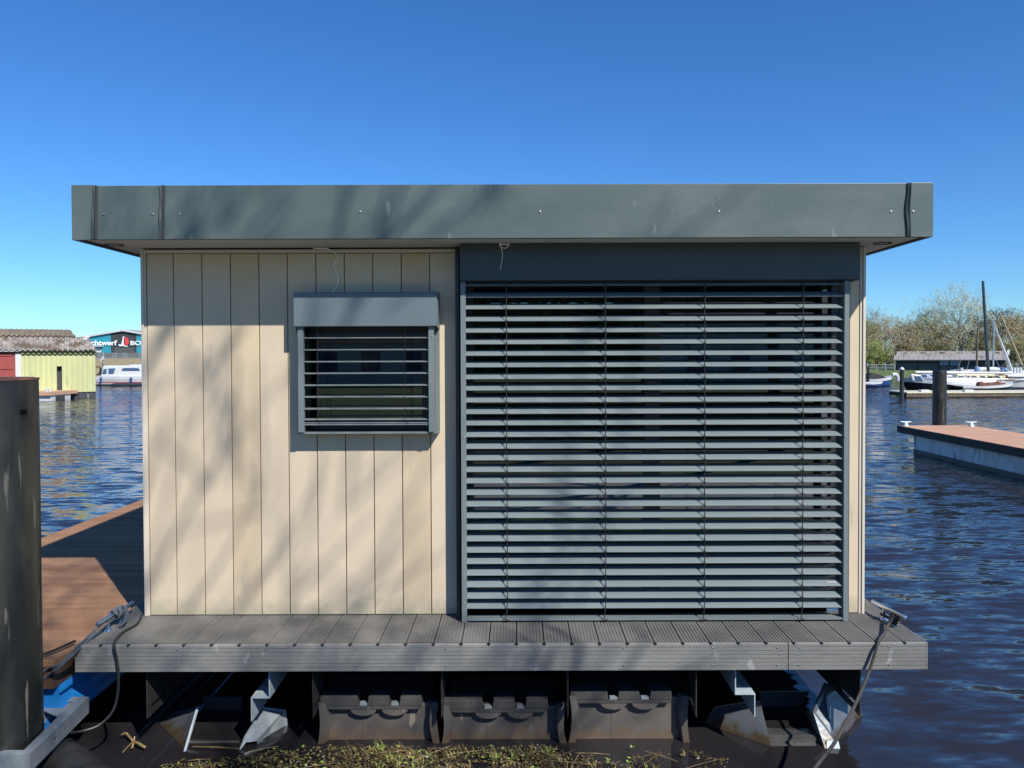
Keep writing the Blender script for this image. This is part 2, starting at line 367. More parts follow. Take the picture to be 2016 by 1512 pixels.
# --- roof
w = MB()
w.box(xrl + .02, xrr - .02, YR + .02, HB + .35, zr0 + .03, zr1 - .02)
roof = w.build('roof', 'hull_dark', house)
w = MB()
t = .016
def fas(x0, x1, y=YR, z0=zr0, z1=zr1, mi=0): w.box(x0, x1, y, y + t, z0, z1, mi)
sx1, sx2, sx3 = P(187, 420, YR).x, P(319, 420, YR).x, P(1788, 420, YR).x
fas(xrl - .004, sx1, YR - .004, zr0 - .003, zr1 + .004); fas(sx1, sx2, YR); fas(sx2, sx3, YR - .002); fas(sx3, xrr + .002, YR - .004, zr0 - .001, zr1 + .002)
w.box(xrl - .004, xrl + .012, YR + t, HB + .37, zr0 - .003, zr1 + .004); w.box(xrr - .014, xrr + .002, YR + t, HB + .37, zr0 - .001, zr1 + .002)
w.box(xrl + .02, xrr - .02, HB + .355, HB + .37, zr0, zr1)
w.box(xrl + .012, xrr - .014, YR + t, YR + .10, zr1 - .016, zr1 + .0005)   # capping
fascia = w.build('fascia', 'roof_metal', roof, bevel=.002)
for (sx, wd, y) in ((sx1, .034, YR - .004), (sx2, .036, YR - .002), (sx3, .028, YR - .004)):
    w = MB(); n = 26; L_, Rr, Bk, Bl = [], [], [], []
    for i in range(n + 1):
        q = i / n; z = zr0 + .001 + (zr1 - zr0 - .002) * q
        off = .006 * math.sin(q * 3.3 + 1 + sx) + .003 * math.sin(q * 9)
        x0, x1 = sx - wd / 2 + off, sx + wd / 2 + off * .5
        ring = [(x0, y - .0005, z), (x0 + .005, y - .011, z), (sx + off * .8, y - .003 - .003 * math.sin(q * 7), z), (x1 - .006, y - .012, z), (x1, y - .0005, z)]
        L_.append(ring)
    w.loft(L_, caps=True, closed=True); w.build('seam', 'roof_seam', roof)
for px in (204, 301, 354, 709, 1063, 1415, 1754, 1797):
    w = MB(); p = P(px, 417 if px > 640 else 422, YR)
    dome_screw(w, p.x, YR - .0045 if px > 1790 else YR - .0022, p.z, .0085); w.build('screw', 'screw', roof)
w = MB()   # soffit boards, tucked behind the fascia
w.box(xrl + .03, xrr - .03, YR + .03, YW - .0, zr0 + .008, zr0 + .020); w.box(xrl + .03, xl - .006, YW, HB + .3, zr0 + .008, zr0 + .020); w.box(xr + .006, xrr - .03, YW, HB + .3, zr0 + .008, zr0 + .020)
w.build('soffit', 'soffit', roof)
w = MB(); w.box(xrl + .013, xrr - .015, YR + .0165, YR + .03, zr0 + .001, zr0 + .03)
w.box(xrl + .013, xrl + .03, YR + .03, HB + .3, zr0 + .001, zr0 + .03); w.box(xrr - .03, xrr - .015, YR + .03, HB + .3, zr0 + .001, zr0 + .03)
w.build('drip_edge', 'seal_black', roof)
for px, py in ((225, 482), (1738, 479)):
    w = MB(); p = PZ(px, py, zr0 + .006); rr = .052
    ring = [(p.x + rr * math.cos(a / 12 * math.pi), p.y + rr * .8 * math.sin(a / 12 * math.pi), zr0 + .006) for a in range(24)]
    w.tube(ring + [ring[0]], .0035, 6)
    w.build('spotlight_rim', 'seal_black', roof)

# --- small window
def window(name_parts, x0, x1, z0, z1, yf, yg, fw, mullions=()):
    f = MB()
    f.box(x0, x1, yf, yf + .06, z1 - fw, z1); f.box(x0, x1, yf, yf + .06, z0, z0 + fw)
    f.box(x0, x0 + fw, yf + .001, yf + .059, z0 + fw, z1 - fw); f.box(x1 - fw, x1, yf + .001, yf + .059, z0 + fw, z1 - fw)
    for m0, m1 in mullions: f.box(m0, m1, yf - .002, yf + .058, z0 + fw, z1 - fw)
    o = f.build('window', 'frame_dark', house, bevel=.002)
    g = MB(); g.box(x0 + fw - .004, x1 - fw + .004, yg, yg + .006, z0 + fw - .004, z1 - fw + .004); g.build('pane', 'pane_glass', o)
    return o
win1 = window('', wx0 + .002, wx1 - .002, wz0 + .002, wz1 - .002, YW + .02, YW + .05, .055)
tag(win1, 'small window left of the large one')
ybf = YW - .136
sb = thing('external_blind', None, None); sb.parent = house; sb.matrix_parent_inverse = house.matrix_basis.inverted(); sb.location = (0, 0, 0)
sb['label'] = 'small open slatted blind under a pale grey box'
a0, a1 = P(578, 620, ybf).x, P(860, 620, ybf).x; at1 = P(716, 575, ybf).z; at0 = P(716, 643, ybf).z
w = MB()
prof = [(ybf + .135, at1), (ybf + .006, at1), (ybf, at1 - .006), (ybf, at0 + .004), (ybf + .004, at0), (ybf + .05, at0 + .012), (ybf + .135, at0 + .012)]
w.extrude([(a0, y, z) for y, z in prof], (a1 - a0, 0, 0))
w.build('blind_box', 'blind_box', sb, bevel=.0015)
w = MB()   # sloping end cap on the right of the box
w.extrude([(a1 + .001, ybf + .012, at1 + .001), (a1 + .001, ybf - .002, at0 - .001), (a1 + .001, ybf + .03, at0 - .012), (a1 + .001, YW - .002, at0 - .004), (a1 + .001, YW - .002, at1 + .001)], (.004, 0, 0))
w.build('end_cap', 'blind_box', sb)
w = MB()
rl0, rl1 = P(586, 750, YW - .12).x, P(597, 750, YW - .12).x
rr0, rr1 = P(844, 750, YW - .11).x, P(854, 750, YW - .11).x
rz0 = P(716, 851, YW - .12).z
w.box(rl0, rl1, YW - .115, YW - .085, rz0, at0 + .01); w.box(rl0, rl0 + .004, YW - .085, YW + .01, rz0, at0 + .01)
w.build('guide_rail', 'blind_metal', sb, bevel=.001)
w = MB()
w.box(rr0, rr1, YW - .115, YW - .085, rz0, at0 + .01); w.box(rr1 - .004, rr1, YW - .085, YW - .006, rz0, at0 + .01)
fl1 = P(866, 750, YW).x
w.box(rr1 - .004, fl1, YW - .006, YW - .001, rz0 + .0, P(716, 628, YW).z)
w.build('guide_rail', 'blind_metal', sb, bevel=.001)
w = MB(); w.box(rl0 - .012, fl1, YW - .10, YW + .0, rz0 - .012, rz0 - .001); w.box(rl0 - .004, rl0 - .0005, YW - .10, YW - .001, rz0, at0)
w.build('sill', 'blind_metal', sb, bevel=.001)
def slat(mb, x0, x1, yc, zc, width, tilt, rr_=.010, th=.0012, arch=.006, round_r=False):
    ca, sa = math.cos(tilt), math.sin(tilt); pts = []
    n = 6
    for i in range(n + 1):
        s_ = -width / 2 + width * i / n; h = arch * (1 - (2 * s_ / width) ** 2) - arch * .5
        if i == 0: h -= .001
        pts.append((yc + s_ * ca - h * sa, zc + s_ * sa + h * ca))
    top = pts; bot = [(y, z - th) for y, z in pts]
    if not round_r: mb.extrude([(x0, y, z) for y, z in top] + [(x0, y, z) for y, z in reversed(bot)], (x1 - x0, 0, 0))
    else:
        m = len(top); vs = []
        for i, (y, z) in enumerate(top):
            q = i / (m - 1); cut = .035 * max(0, q - .25) ** 1.6 * 2.2
            vs += [(x0, y, z), (x1 - cut, y, z), (x1 - cut, y, z - th), (x0, y, z - th)]
        fs = [(0, 1, 2, 3), tuple((m - 1) * 4 + j for j in (3, 2, 1, 0))]
        for i in range(m - 1):
            for j in range(4): fs.append((i * 4 + j, i * 4 + (j + 1) % 4, (i + 1) * 4 + (j + 1) % 4, (i + 1) * 4 + j))
        mb.add(vs, fs)
    mb.tube([(x0, top[0][0], top[0][1] - .001), (x1, top[0][0], top[0][1] - .001)], .0021, 6)
    return top
w = MB(); w.box(wx0 - .005, wx1 + .005, YW - .006, YW + .012, wz1 - .02, at0 + .03); w.build('head_strip', 'seal_black', sb)
w = MB(); ys = YW - .065
slz = []
for py in (664, 687.5, 711, 734, 757.5, 780.5, 804, 825, 831):
    z = P(716, py, ys - .04).z; slz.append(z); slat(w, rl1 - .004, rr0 + .004, ys, z, .08, R(1.5), arch=.004)
w.box(rl1 - .003, rr0 + .003, ys - .038, ys + .038, P(716, 837, ys - .04).z, P(716, 834, ys - .04).z)
w.build('slats', 'blind_metal', sb)
for px in (628, 799):
    c = MB(); x = P(px, 700, ys).x
    for yy in (ys - .043, ys + .043):
        pts = [(x, yy, at0)] + [(x + .002 * math.sin(k * 2.3), yy + .002 * math.cos(k * 3), z) for k, z in enumerate(slz[:-1])] + [(x + .008, yy - .004, slz[-1] + .01), (x + .016, yy, slz[-1] - .01)]
        c.tube(smooth_path(pts, 4), .0016, 5)
    c.build('ladder_cord', 'cable_black', sb)
for px, py in ((851, 663), (851, 817), (593, 817)):
    c = MB(); p = P(px, py, YW - .117); dome_screw(c, p.x, YW - .115, p.z, .006); c.build('screw', 'screw', sb)

# --- large window and blind
yg = YW + .10
mm = P(1282, 800, yg).x
win2 = window('', bx0 + .012, bx1 - .012, bz0 + .02, bz1 - .01, YW + .06, YW + .09, .075, mullions=((mm - .05, mm + .05),))
tag(win2, 'large sliding window behind the blind')
w = MB(); ysf = YW - .145
w.box(bx0 - .012, bx0 - .0, YW - .075, YW + .012, zd + .004, zw1 - .02); w.box(bx0, bx0 + .012, YW - .09, YW + .1, zd + .003, zw1 - .02)
w.build('reveal', 'frame_dark', win2, bevel=.0015)
w = MB(); w.box(bx1 - .012, bx1 + .001, YW - .002, YW + .1, zd + .003, zw1 - .02); w.build('reveal', 'frame_dark', win2, bevel=.0015)
w = MB(); cx0 = P(1290, 800, YW + 1.1).x
for i in range(14):
    x = xl + 2.6 + i * .10
    w.tube([(x, 6.9 + .04 * (i % 2), zd + .06), (x, 6.9 + .04 * (i % 2), zw1 - .1)], .055, 8)
w.build('curtain', 'curtain', house, smooth=True)
lb = thing('external_blind', None, None); lb.parent = house; lb.matrix_parent_inverse = house.matrix_basis.inverted(); lb.location = (0, 0, 0)
lb['label'] = 'large closed-down slatted blind under a dark blue-grey box'
yc = YW - .165
c0, c1 = P(905, 520, yc).x, P(1693, 520, yc).x; cz0 = P(1300, 551, yc).z
w = MB(); w.box(c0, c1, yc, YW - .002, cz0, zr0 + .005)
w.build('blind_box', 'blind_dark', lb, bevel=.003)
w = MB(); w.box(c0 + .004, c1 - .004, yc + .012, YW - .004, cz0 - .006, cz0 - .0005); w.build('box_underside', 'seal_black', lb)
ysl = YW - .10
ra0, ra1 = P(908, 900, YW - .14).x, P(918, 900, YW - .14).x
rb0, rb1 = P(1661, 900, YW - .14).x, P(1670.5, 900, YW - .14).x
for (u0, u1) in ((ra0, ra1), (rb0, rb1)):
    w = MB(); w.box(u0, u1, YW - .145, YW - .115, zd + .003, cz0 - .007); w.box(u0 + .010, u1 - .010, YW - .115, YW - .05, zd + .004, cz0 - .008)
    w.build('guide_rail', 'blind_metal', lb, bevel=.001)
w = MB()
zs0 = P(1290, 630, ysl - .034).z; zsl = P(1290, 1199, ysl - .034).z; sp = (zs0 - zsl) / 25
TILT = R(25.8); tops = []
for k in range(-3, 26):
    zc = zs0 - k * sp + .0205 + rnd.uniform(-.0014, .0014)
    if k == 25: zc += .008
    slat(w, ra1 - .002, rb0 + .0015, ysl, zc, .08, TILT + rnd.uniform(-.025, .025), arch=.0055, round_r=True); tops.append(zc)
w.box(ra1 + .002, rb0 - .002, ysl - .04, ysl + .03, zd + .012, zd + .024)
sl = w.build('slats', 'blind_metal', lb)
me = sl.data
for px in (998, 1192, 1387, 1580):
    c = MB(); x = P(px, 900, ysl - .04).x; yF, yB = ysl - .045, ysl + .037
    c.tube(smooth_path([(x, yF, cz0 - .005)] + [(x + .0015 * math.sin(k * 1.7), yF, z) for k, z in enumerate(tops)] + [(x - .01, yF - .012, zd + .035), (x - .014, yF - .01, zd + .022), (x + .012, yF - .004, zd + .02)], 2), .0030, 5)
    c.tube([(x, yB, cz0 - .005), (x, yB, zd + .03)], .0018, 5)
    for z in tops:
        c.tube([(x, yF, z - .022), (x, yB, z + .018)], .0012, 4)
        c.box(x, x + .009, yF - .001, yF + .008, z - .024 + .0, z - .019)
    c.build('ladder_cord', 'cable_black', lb)
for px, py in ((912, 566), (914, 862), (914, 1188), (1667, 564), (1664, 860), (1662, 1184)):
    c = MB(); p = P(px, py, YW - .147); dome_screw(c, p.x, YW - .145, p.z, .0055); c.build('screw', 'screw', lb)
# small white maker's mark on a low slat
c = MB(); k = 23; zc = tops[3 + 23]; xm = P(1626, 1150, ysl).x; ca, sa = math.cos(TILT), math.sin(TILT)
for dx, wd_, h_ in ((0, .006, .005), (.0075, .005, .004), (.014, .004, .006), (.020, .007, .0035), (.0285, .003, .0055), (.034, .007, .003), (.042, .0055, .0065), (.051, .004, .005)):
    s0 = -.022; o_ = Vector((xm + dx, ysl + s0 * ca, zc + s0 * sa)); up = Vector((0, ca, sa)) * h_; nrm = Vector((0, -sa, ca)) * .0042
    a_ = o_ + nrm; c.extrude([a_, a_ + Vector((wd_, 0, 0)), a_ + Vector((wd_, 0, 0)) + up, a_ + up], Vector((0, -sa, ca)) * .0008)
c.build('maker_mark', 'sign_white', lb)

# --- deck
def grooved(mb, x0, x1, y0, y1, zt, zb, n=8, gd=.0028, gw=.0042):
    prof = [(x0, zb), (x0, zt - .002), (x0 + .002, zt)]
    pt = (x1 - x0) / n
    for i in range(1, n):
        x = x0 + pt * i
        prof += [(x - gw / 2, zt), (x - gw / 2 + .0008, zt - gd), (x + gw / 2 - .0008, zt - gd), (x + gw / 2, zt)]
    prof += [(x1 - .002, zt), (x1, zt - .002), (x1, zb)]
    # strips (concave profile)
    vs = [(x, y0, z) for x, z in prof] + [(x, y1, z) for x, z in prof]; n_ = len(prof)
    mb.add(vs, [(i, i + 1, n_ + i + 1, n_ + i) for i in range(n_ - 1)] + [(0, n_, 2 * n_ - 1, n_ - 1)])
    for y, o in ((y0, 0), (y1, n_)):
        mb.add([(x0, y, zb), (x1, y, zb), (x1, y, zt - gd), (x0, y, zt - gd)], [(0, 1, 2, 3)])
dk = MB()
bp0 = P(197, 1270, YD).x; bp1 = P(1726.9, 1262, YD).x; nb = round((bp1 - bp0) / .1535); bpt = (bp1 - bp0) / nb
edges = [xdl + .014] + [bp0 + bpt * i for i in range(nb + 1)] + [min(bp0 + bpt * (nb + 1), xdr - .04), xdr - .012]
for i in range(len(edges) - 1):
    a, b_ = edges[i] + .003, edges[i + 1] - .003
    dz = rnd.uniform(-.0007, .0007); y1 = YW - .0 + .03
    if b_ <= xl or a >= xr: y1 = HB
    nn = max(2, round((b_ - a) / .0185))
    if y1 > 5 or not (a < xl < b_ or a < xr < b_): grooved(dk, a, b_, YD + .026, y1, zd + dz, zd - .022, nn)
    elif a < xl < b_:
        grooved(dk, a, b_, YD + .026, YW + .03, zd + dz, zd - .022, nn); dk.box(a, xl - .006, YW + .031, HB, zd - .022, zd + dz)
    else:
        grooved(dk, a, b_, YD + .026, YW + .03, zd + dz, zd - .022, nn); dk.box(xr + .006, b_, YW + .031, HB, zd - .022, zd + dz)
deck = dk.build('deck', 'deck_board', house)
def fascia_board(x0, x1):
    mb = MB(); n = 7; H = (zd - .001) - zdb; gd, gh = .003, .005
    prof = [(YD + .024, zdb), (YD + .002, zdb), (YD, zdb + .002)]
    for i in range(1, n):
        z = zdb + H * i / n; prof += [(YD, z - gh / 2), (YD + gd, z - gh / 2 + .001), (YD + gd, z + gh / 2 - .001), (YD, z + gh / 2)]
    prof += [(YD, zd - .004), (YD + .003, zd - .001), (YD + .024, zd - .001)]
    n_ = len(prof); vs = [(x0, y, z) for y, z in prof] + [(x1, y, z) for y, z in prof]
    mb.add(vs, [(i, i + 1, n_ + i + 1, n_ + i) for i in range(n_ - 1)] + [(n_ - 1, 0, n_, 2 * n_ - 1)])
    for x in (x0, x1): mb.add([(x, YD + .003, zdb), (x, YD + .024, zdb), (x, YD + .024, zd - .001), (x, YD + .003, zd - .001)], [(0, 1, 2, 3)])
    return mb.build('fascia_board', 'deck_edge', deck)
xj = P(1552, 1290, YD).x
fascia_board(xdl + .010, xj - .0025); fascia_board(xj + .0025, xdr - .011)
w = MB(); w.box(xdr - .010, xdr, YD + .001, HB, zdb - .001, zd - .0005); w.build('edge_board', 'deck_edge', deck, bevel=.002)
w = MB(); w.box(xdl, xdl + .009, YD + .001, HB, zdb - .001, zd - .0005); w.build('edge_board', 'deck_edge', deck, bevel=.002)
for x in edges[1:-1]:   # clip slots where the board gaps meet the edge
    cm = MB(); cm.box(x - .010, x + .010, YD - .0006, YD + .02, zd - .0048, zd - .0008); cm.box(x - .0028, x + .0028, YD - .0006, YD + .02, zd - .012, zd + .0002)
    cm.build('clip_slot', 'seal_black', deck)
for px in (175, 348, 524, 701, 878, 1052, 1228, 1403, 1530, 1573, 1750):
    for row, py in ((0, 1277), (1, 1311)):
        c = MB(); p = P(px, py - (px - 1000) * .0035, YD); dome_screw(c, p.x, YD + .0002, p.z, .0062); c.build('screw', 'screw', deck)
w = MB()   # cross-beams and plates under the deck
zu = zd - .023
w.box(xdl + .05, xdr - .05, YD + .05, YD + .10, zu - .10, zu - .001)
w.box(xl + .1, xr - .1, YW + .3, HB - .2, .30, zu - .001)  # black block added to keep the space under the house dark
w.build('underframe_shade_fill', 'hull_dark', deck)
for px in (291, 617, 870, 1118, 1370, 1692):
    w = MB(); x = P(px, 1400, 4.2).x; zb_ = P(1000, 1411, 4.2).z
    # plate with a slot
    w.box(x - .003, x + .003, 4.19, 5.0, zb_ + .058, zdb + .03); w.box(x - .003, x + .003, 4.19, 5.0, zb_, zb_ + .040)
    w.box(x - .0025, x + .0025, 4.19, 4.235, zb_ + .040, zb_ + .058); w.box(x - .0025, x + .0025, 4.42, 5.0, zb_ + .040, zb_ + .058)
    w.build('joist_plate', 'plate_black', deck)

# --- floats
def float_box(px0, px1, ytop, ybot):
    YF = 4.335; x0 = P(px0, 1420, YF).x; x1 = P(px1, 1420, YF).x; zt = P((px0 + px1) / 2, ytop, YF).z
    W = x1 - x0; w = MB()
    w.box(x0 + .03, x1 - .03, YF, YF + 1.1, -.35, zt - .055)
    o = w.build('float', 'float_plastic', house, bevel=.012)
    w = MB(); w.box(x0 + .035, x1 - .035, YF + .06, YF + 1.1, zt - .054, zt + .09); w.build('shade_block', 'hull_dark', o)  # black block added to stand in for the deep shade above the float
    # top lip in three segments, with half-round pads hanging below the gaps
    r0, r1 = x0, x0 + W * .865; s = (r1 - r0)
    segs = ((r0, r0 + s * .375), (r0 + s * .47, r0 + s * .685), (r0 + s * .78, r1))
    w = MB()
    for a, b_ in segs:
        w.extrude([(a, YF - .042, zt - .052), (b_, YF - .042, zt - .052), (b_ - .006, YF - .042, zt), (a + .006, YF - .042, zt)], (0, .10, 0))
    w.box(r0 + .01, r1 - .01, YF - .038, YF + .055, zt - .075, zt - .053)
    w.build('top_lip', 'black_plastic', o, bevel=.003)
    for q in (.43, .735):
        c = r0 + s * q; w = MB()
        ring = [(c - .085 + .01, YF - .036, zt - .076), (c + .075, YF - .036, zt - .076)] + [(c + .075 * math.cos(a_), YF - .036, zt - .076 - .036 * math.sin(a_)) for a_ in [math.pi * j / 10 for j in range(1, 10)]]
        w.extrude(ring, (0, .036, 0)); w.build('pad', 'float_plastic', o)
        w = MB(); w.box(c - .022, c + .022, YF - .035, YF + .0, zt - .052, zt - .040); w.build('clip', 'galvanised', o)
    for sgn, xx in ((1, x0), (-1, x1)):
        w = MB(); pts = []
        for i in range(13):
            q = i / 12; z = zt - .03 - (zt + .08) * q
            bul = .012 * math.sin(q * math.pi * 1.6)
            pts.append((xx + sgn * bul - sgn * .002, YF - .05 - .012 * math.sin(q * 5), z))
        ringl = []
        for (x, y, z) in pts: ringl.append([(x, y, z), (x + sgn * .036, y + .002, z), (x + sgn * .05, y + .052, z), (x, y + .052, z)])
        w.loft(ringl); w.build('side_rib', 'float_plastic', o, smooth=True)
    w = MB(); cxm = x0 + W * .36; w.box(cxm - .002, cxm + .002, YF - .0025, YF + .01, -.05, zt - .08); w.build('mould_line', 'float_plastic', o)
    return o
float_box(632, 864, 1366, 1463); float_box(873, 1112, 1372, 1452); float_box(1121, 1352, 1354, 1460)

def end_float(pts, name='float'):
    """fork-shaped end float; pts: pixel/depth corners of both jaws and the pocket"""
    o = None
    for key, poly, mt in pts:
        w = MB(); pv = [P(px, py, Y) for px, py, Y in poly]
        c = sum(pv, Vector()) / len(pv); n_ = (pv[1] - pv[0]).cross(pv[2] - pv[0]).normalized()
        if n_.y < 0: n_ = -n_
        # thickness goes away from the viewer
        w.extrude(pv, Vector((0, 1, 0)) * .012 + n_ * .004)
        ob = w.build(name if o is None else key, mt, house if o is None else o)
        if o is None: o = ob
    return o
# right end float
end_float([('body', [(1378, 1437, 4.50), (1408, 1393, 4.56), (1465, 1383, 4.50), (1497, 1381, 4.44), (1523, 1490, 4.20)], 'steel_grey'),
           ('pocket_floor', [(1507, 1451, 4.30), (1616, 1451, 4.30), (1556, 1413, 4.70), (1505, 1411, 4.70)], 'black_plastic'),
           ('pocket_lip', [(1507, 1453, 4.29), (1616, 1453, 4.29), (1616, 1480, 4.28), (1516, 1480, 4.28)], 'black_plastic'),
           ('pocket_rear', [(1500, 1411, 4.71), (1560, 1411, 4.71), (1595, 1362, 4.75), (1496, 1362, 4.75)], 'plate_black'),
           ('jaw', [(1601, 1402, 4.36), (1625, 1345, 4.50), (1660, 1355, 4.56), (1688, 1385, 4.60), (1701, 1418, 4.60), (1652, 1467, 4.32), (1640, 1455, 4.26), (1627, 1483, 4.20)], 'steel_grey'),
           ('jaw_inner', [(1601, 1402, 4.361), (1628, 1484, 4.20), (1600, 1470, 4.60), (1585, 1400, 4.72)], 'galvanised'),
           ('jaw_tip', [(1628, 1459, 4.235), (1650, 1457, 4.235), (1657, 1487, 4.20), (1627, 1489, 4.20)], 'galv_step')])
# left end float
end_float([('body', [(298, 1435, 4.52), (343, 1402, 4.58), (390, 1390, 4.46), (360, 1486, 4.20)], 'steel_grey'),
           ('edge', [(387, 1391, 4.45), (391, 1391, 4.45), (363, 1487, 4.19), (359, 1487, 4.19)], 'galv_step'),
           ('pocket_floor', [(368, 1463, 4.30), (470, 1463, 4.30), (465, 1420, 4.68), (399, 1420, 4.68)], 'black_plastic'),
           ('pocket_lip', [(366, 1465, 4.29), (470, 1465, 4.29), (468, 1490, 4.28), (364, 1492, 4.28)], 'black_plastic'),
           ('pocket_back', [(399, 1420, 4.69), (476, 1420, 4.69), (476, 1372, 4.72), (399, 1372, 4.72)], 'plate_black'),
           ('jaw', [(466, 1487, 4.20), (480, 1452, 4.25), (518, 1393, 4.46), (562, 1398, 4.52), (571, 1448, 4.50), (507, 1474, 4.30), (506, 1459, 4.28), (484, 1462, 4.25)], 'galvanised'),
           ('jaw_inner', [(466, 1488, 4.201), (480, 1453, 4.251), (518, 1392, 4.47), (520, 1350, 4.75), (470, 1440, 4.72)], 'hull_dark'),
           ('outer_jaw', [(575, 1450, 4.50), (605, 1415, 4.62), (607, 1440, 4.60)], 'steel_grey')])
def step_bracket(pts, sgn, label=None):
    w = MB(); th = .006; pv = [P(px, py, 4.19) for px, py in pts]   # open polyline profile extruded back
    for i in range(len(pv) - 1):
        a, b_ = pv[i], pv[i + 1]
        if abs(a.x - b_.x) > abs(a.z - b_.z): w.box(min(a.x, b_.x) - .003, max(a.x, b_.x) + .003, 4.19, 4.50, a.z - .003, a.z + .003)
        else: w.box(a.x - .003, a.x + .003, 4.1895, 4.50, min(a.z, b_.z) + .0035, max(a.z, b_.z) - .0005)
    return w.build('step_bracket', 'galv_step', deck)
step_bracket([(1448, 1318), (1448, 1367), (1486, 1367), (1486, 1412)], 1)
step_bracket([(530, 1322), (530, 1374), (495, 1374), (495, 1422)], -1)

# --- cleats on the deck (parts of the house), ropes and cables (things)
def bar_cleat(a, b_, r, feet, parent, mt='chrome', base=.012):
    a, b_ = Vector(a), Vector(b_); d = (b_ - a); w = MB()
    n = 12; pts = [a + d * (i / n) for i in range(n + 1)]; rs = [r * (.55 if i in (0, n) else 1) for i in range(n + 1)]
    pts[0] = a + d * .0; w.tube([a - d.normalized() * r * .35] + pts + [b_ + d.normalized() * r * .35], [r * .3] + [r] * (n + 1) + [r * .3], 14)
    o = w.build('mooring_cleat', mt, parent, smooth=True)
    for q in feet:
        w = MB(); p = a + d * q; w.tube([(p.x, p.y, zd + .006), (p.x, p.y, p.z - r * .5)], [r * 1.0, r * .75], 12)
        w.tube([(p.x, p.y, zd + .0005), (p.x, p.y, zd + .008)], [r * 1.7, r * 1.5], 16)
        w.build('foot', mt, o, smooth=True)
    return o
zcl = zd + .075
ca_ = PZ(1718, 1184, zcl); cb_ = PZ(1783, 1217, zcl)
bar_cleat(ca_, cb_, .0125, (.36, .70), deck)
la_ = PZ(262, 1187, zcl); lb_ = PZ(192, 1229, zcl)
bar_cleat(la_, lb_, .0125, (.30, .72), deck, 'alu_blue')

def twist_rope(name, pts, r, mt, strands=3, turns=60, n=10):
    pp = smooth_path(pts, n); L = [0]
    for i in range(1, len(pp)): L.append(L[-1] + (pp[i] - pp[i - 1]).length)
    w = MB(); steps = max(8, int(turns * 8)); samp = []
    j = 0
    for i in range(steps + 1):
        s_ = L[-1] * i / steps
        while j < len(L) - 2 and L[j + 1] < s_: j += 1
        q = (s_ - L[j]) / max(1e-9, L[j + 1] - L[j]); samp.append(pp[j].lerp(pp[j + 1], q))
    t0 = (samp[-1] - samp[0]).normalized(); nrm = t0.orthogonal().normalized()
    for k in range(strands):
        line = []
        for i, p in enumerate(samp):
            t_ = (samp[min(i + 1, steps)] - samp[max(i - 1, 0)]).normalized(); nn = (nrm - t_ * nrm.dot(t_)).normalized(); bi = t_.cross(nn)
            a = 2 * math.pi * (k / strands + turns * i / steps); line.append(p + (nn * math.cos(a) + bi * math.sin(a)) * r * .60)
        w.tube(line, r * .44, 6)
    return w
tp = PZ(1750, 1228, zd + .04)
over = Vector((P(1727, 1272, YD).x, YD - .012, zd + .004))
rp = [tp, PZ(1741, 1247, zd + .02), over, P(1712, 1320, YD - .05), P(1680, 1395, YD - .20), P(1643, 1462, YD - .42), P(1608, 1508, YD - .6), P(1575, 1560, YD - .8), Vector((1.15, 2.75, .60))]
twist_rope('mooring_rope', rp, .0092, 'rope_dark', turns=95).build('mooring_rope', 'rope_dark', smooth=True)
rope_r = bpy.data.objects['mooring_rope']; tag(rope_r, 'grey twisted rope running down from the chrome cleat on the right corner of the deck', 'rope')
w = MB()
c0_ = ca_.lerp(cb_, .70); 
for k in range(5):
    z = zd + .016 + .010 * k; ring = [(c0_.x + (.026 + .003 * (k % 2)) * math.cos(a * math.pi / 6), c0_.y + (.03) * math.sin(a * math.pi / 6), z + .004 * math.sin(a * 1.3 + k)) for a in range(13)]
    w.tube(ring, .007, 6)
w.tube([c0_ + Vector((-.02, 0, -.03)), c0_.lerp(tp, .5), tp], .0095, 7)
for k, (q0, q1) in enumerate(((.40, .72), (.45, .65))):
    a_, b2 = ca_.lerp(cb_, q0), ca_.lerp(cb_, q1); w.tube(smooth_path([a_ + Vector((-.03, 0, -.035)), (a_ + b2) / 2 + Vector((0, -.01, -.045)), b2 + Vector((.02, -.01, -.03))], 6), .0085, 6)
w.build('rope_hitch', 'cable_black', rope_r, smooth=True)

# left cleat rope
w = MB(); lc = la_.lerp(lb_, .42); ld = (lb_ - la_).normalized(); side = Vector((ld.y, -ld.x, 0))
for k in range(11):
    c_ = lc + ld * (-.035 + .009 * k); R_ = .021 + .004 * (k % 3)
    ring = [c_ + side * (R_ * 1.2 * math.cos(a * math.pi / 6)) + Vector((0, 0, R_ * math.sin(a * math.pi / 6) - .004)) + ld * (.014 * math.sin(a * .9 + k)) for a in range(13)]
    w.tube(ring, .006, 6)
for k in range(5):
    a0_ = lc + ld * rnd.uniform(-.05, .05) + Vector((rnd.uniform(.01, .04), 0, -.01)); w.tube(smooth_path([a0_, a0_ + Vector((.03, -.01, .015)), a0_ + Vector((.045, -.04, -.02)), a0_ + Vector((.02, -.06, -.045))], 5), .0055, 6)
rl_ = w.build('mooring_rope', 'rope_grey', smooth=True); tag(rl_, 'blue-grey rope knotted round the left deck cleat and led off past the black post', 'rope')
e1 = lb_ + Vector((.02, 0, -.045))
for dy, dz, st in ((0, 0, 0), (.035, .03, 1)):
    pts = [lc + Vector((.0, -.02, -.02)), e1 + Vector((-.02, dy, dz)), P(120, 1310 - dz * 200, 4.02) , P(60, 1368 - dz * 300, 3.80 - .0), Vector((-3.3, 3.3, .75))]
    pts[-2] = P(84, 1338 - dz * 500, 4.07)
    pts[-1] = P(-40, 1440 - dz * 600, 4.06)
    twist_rope('strand', pts, .0075, 'rope_grey', turns=40).build('rope_tail', 'rope_grey', rl_, smooth=True)

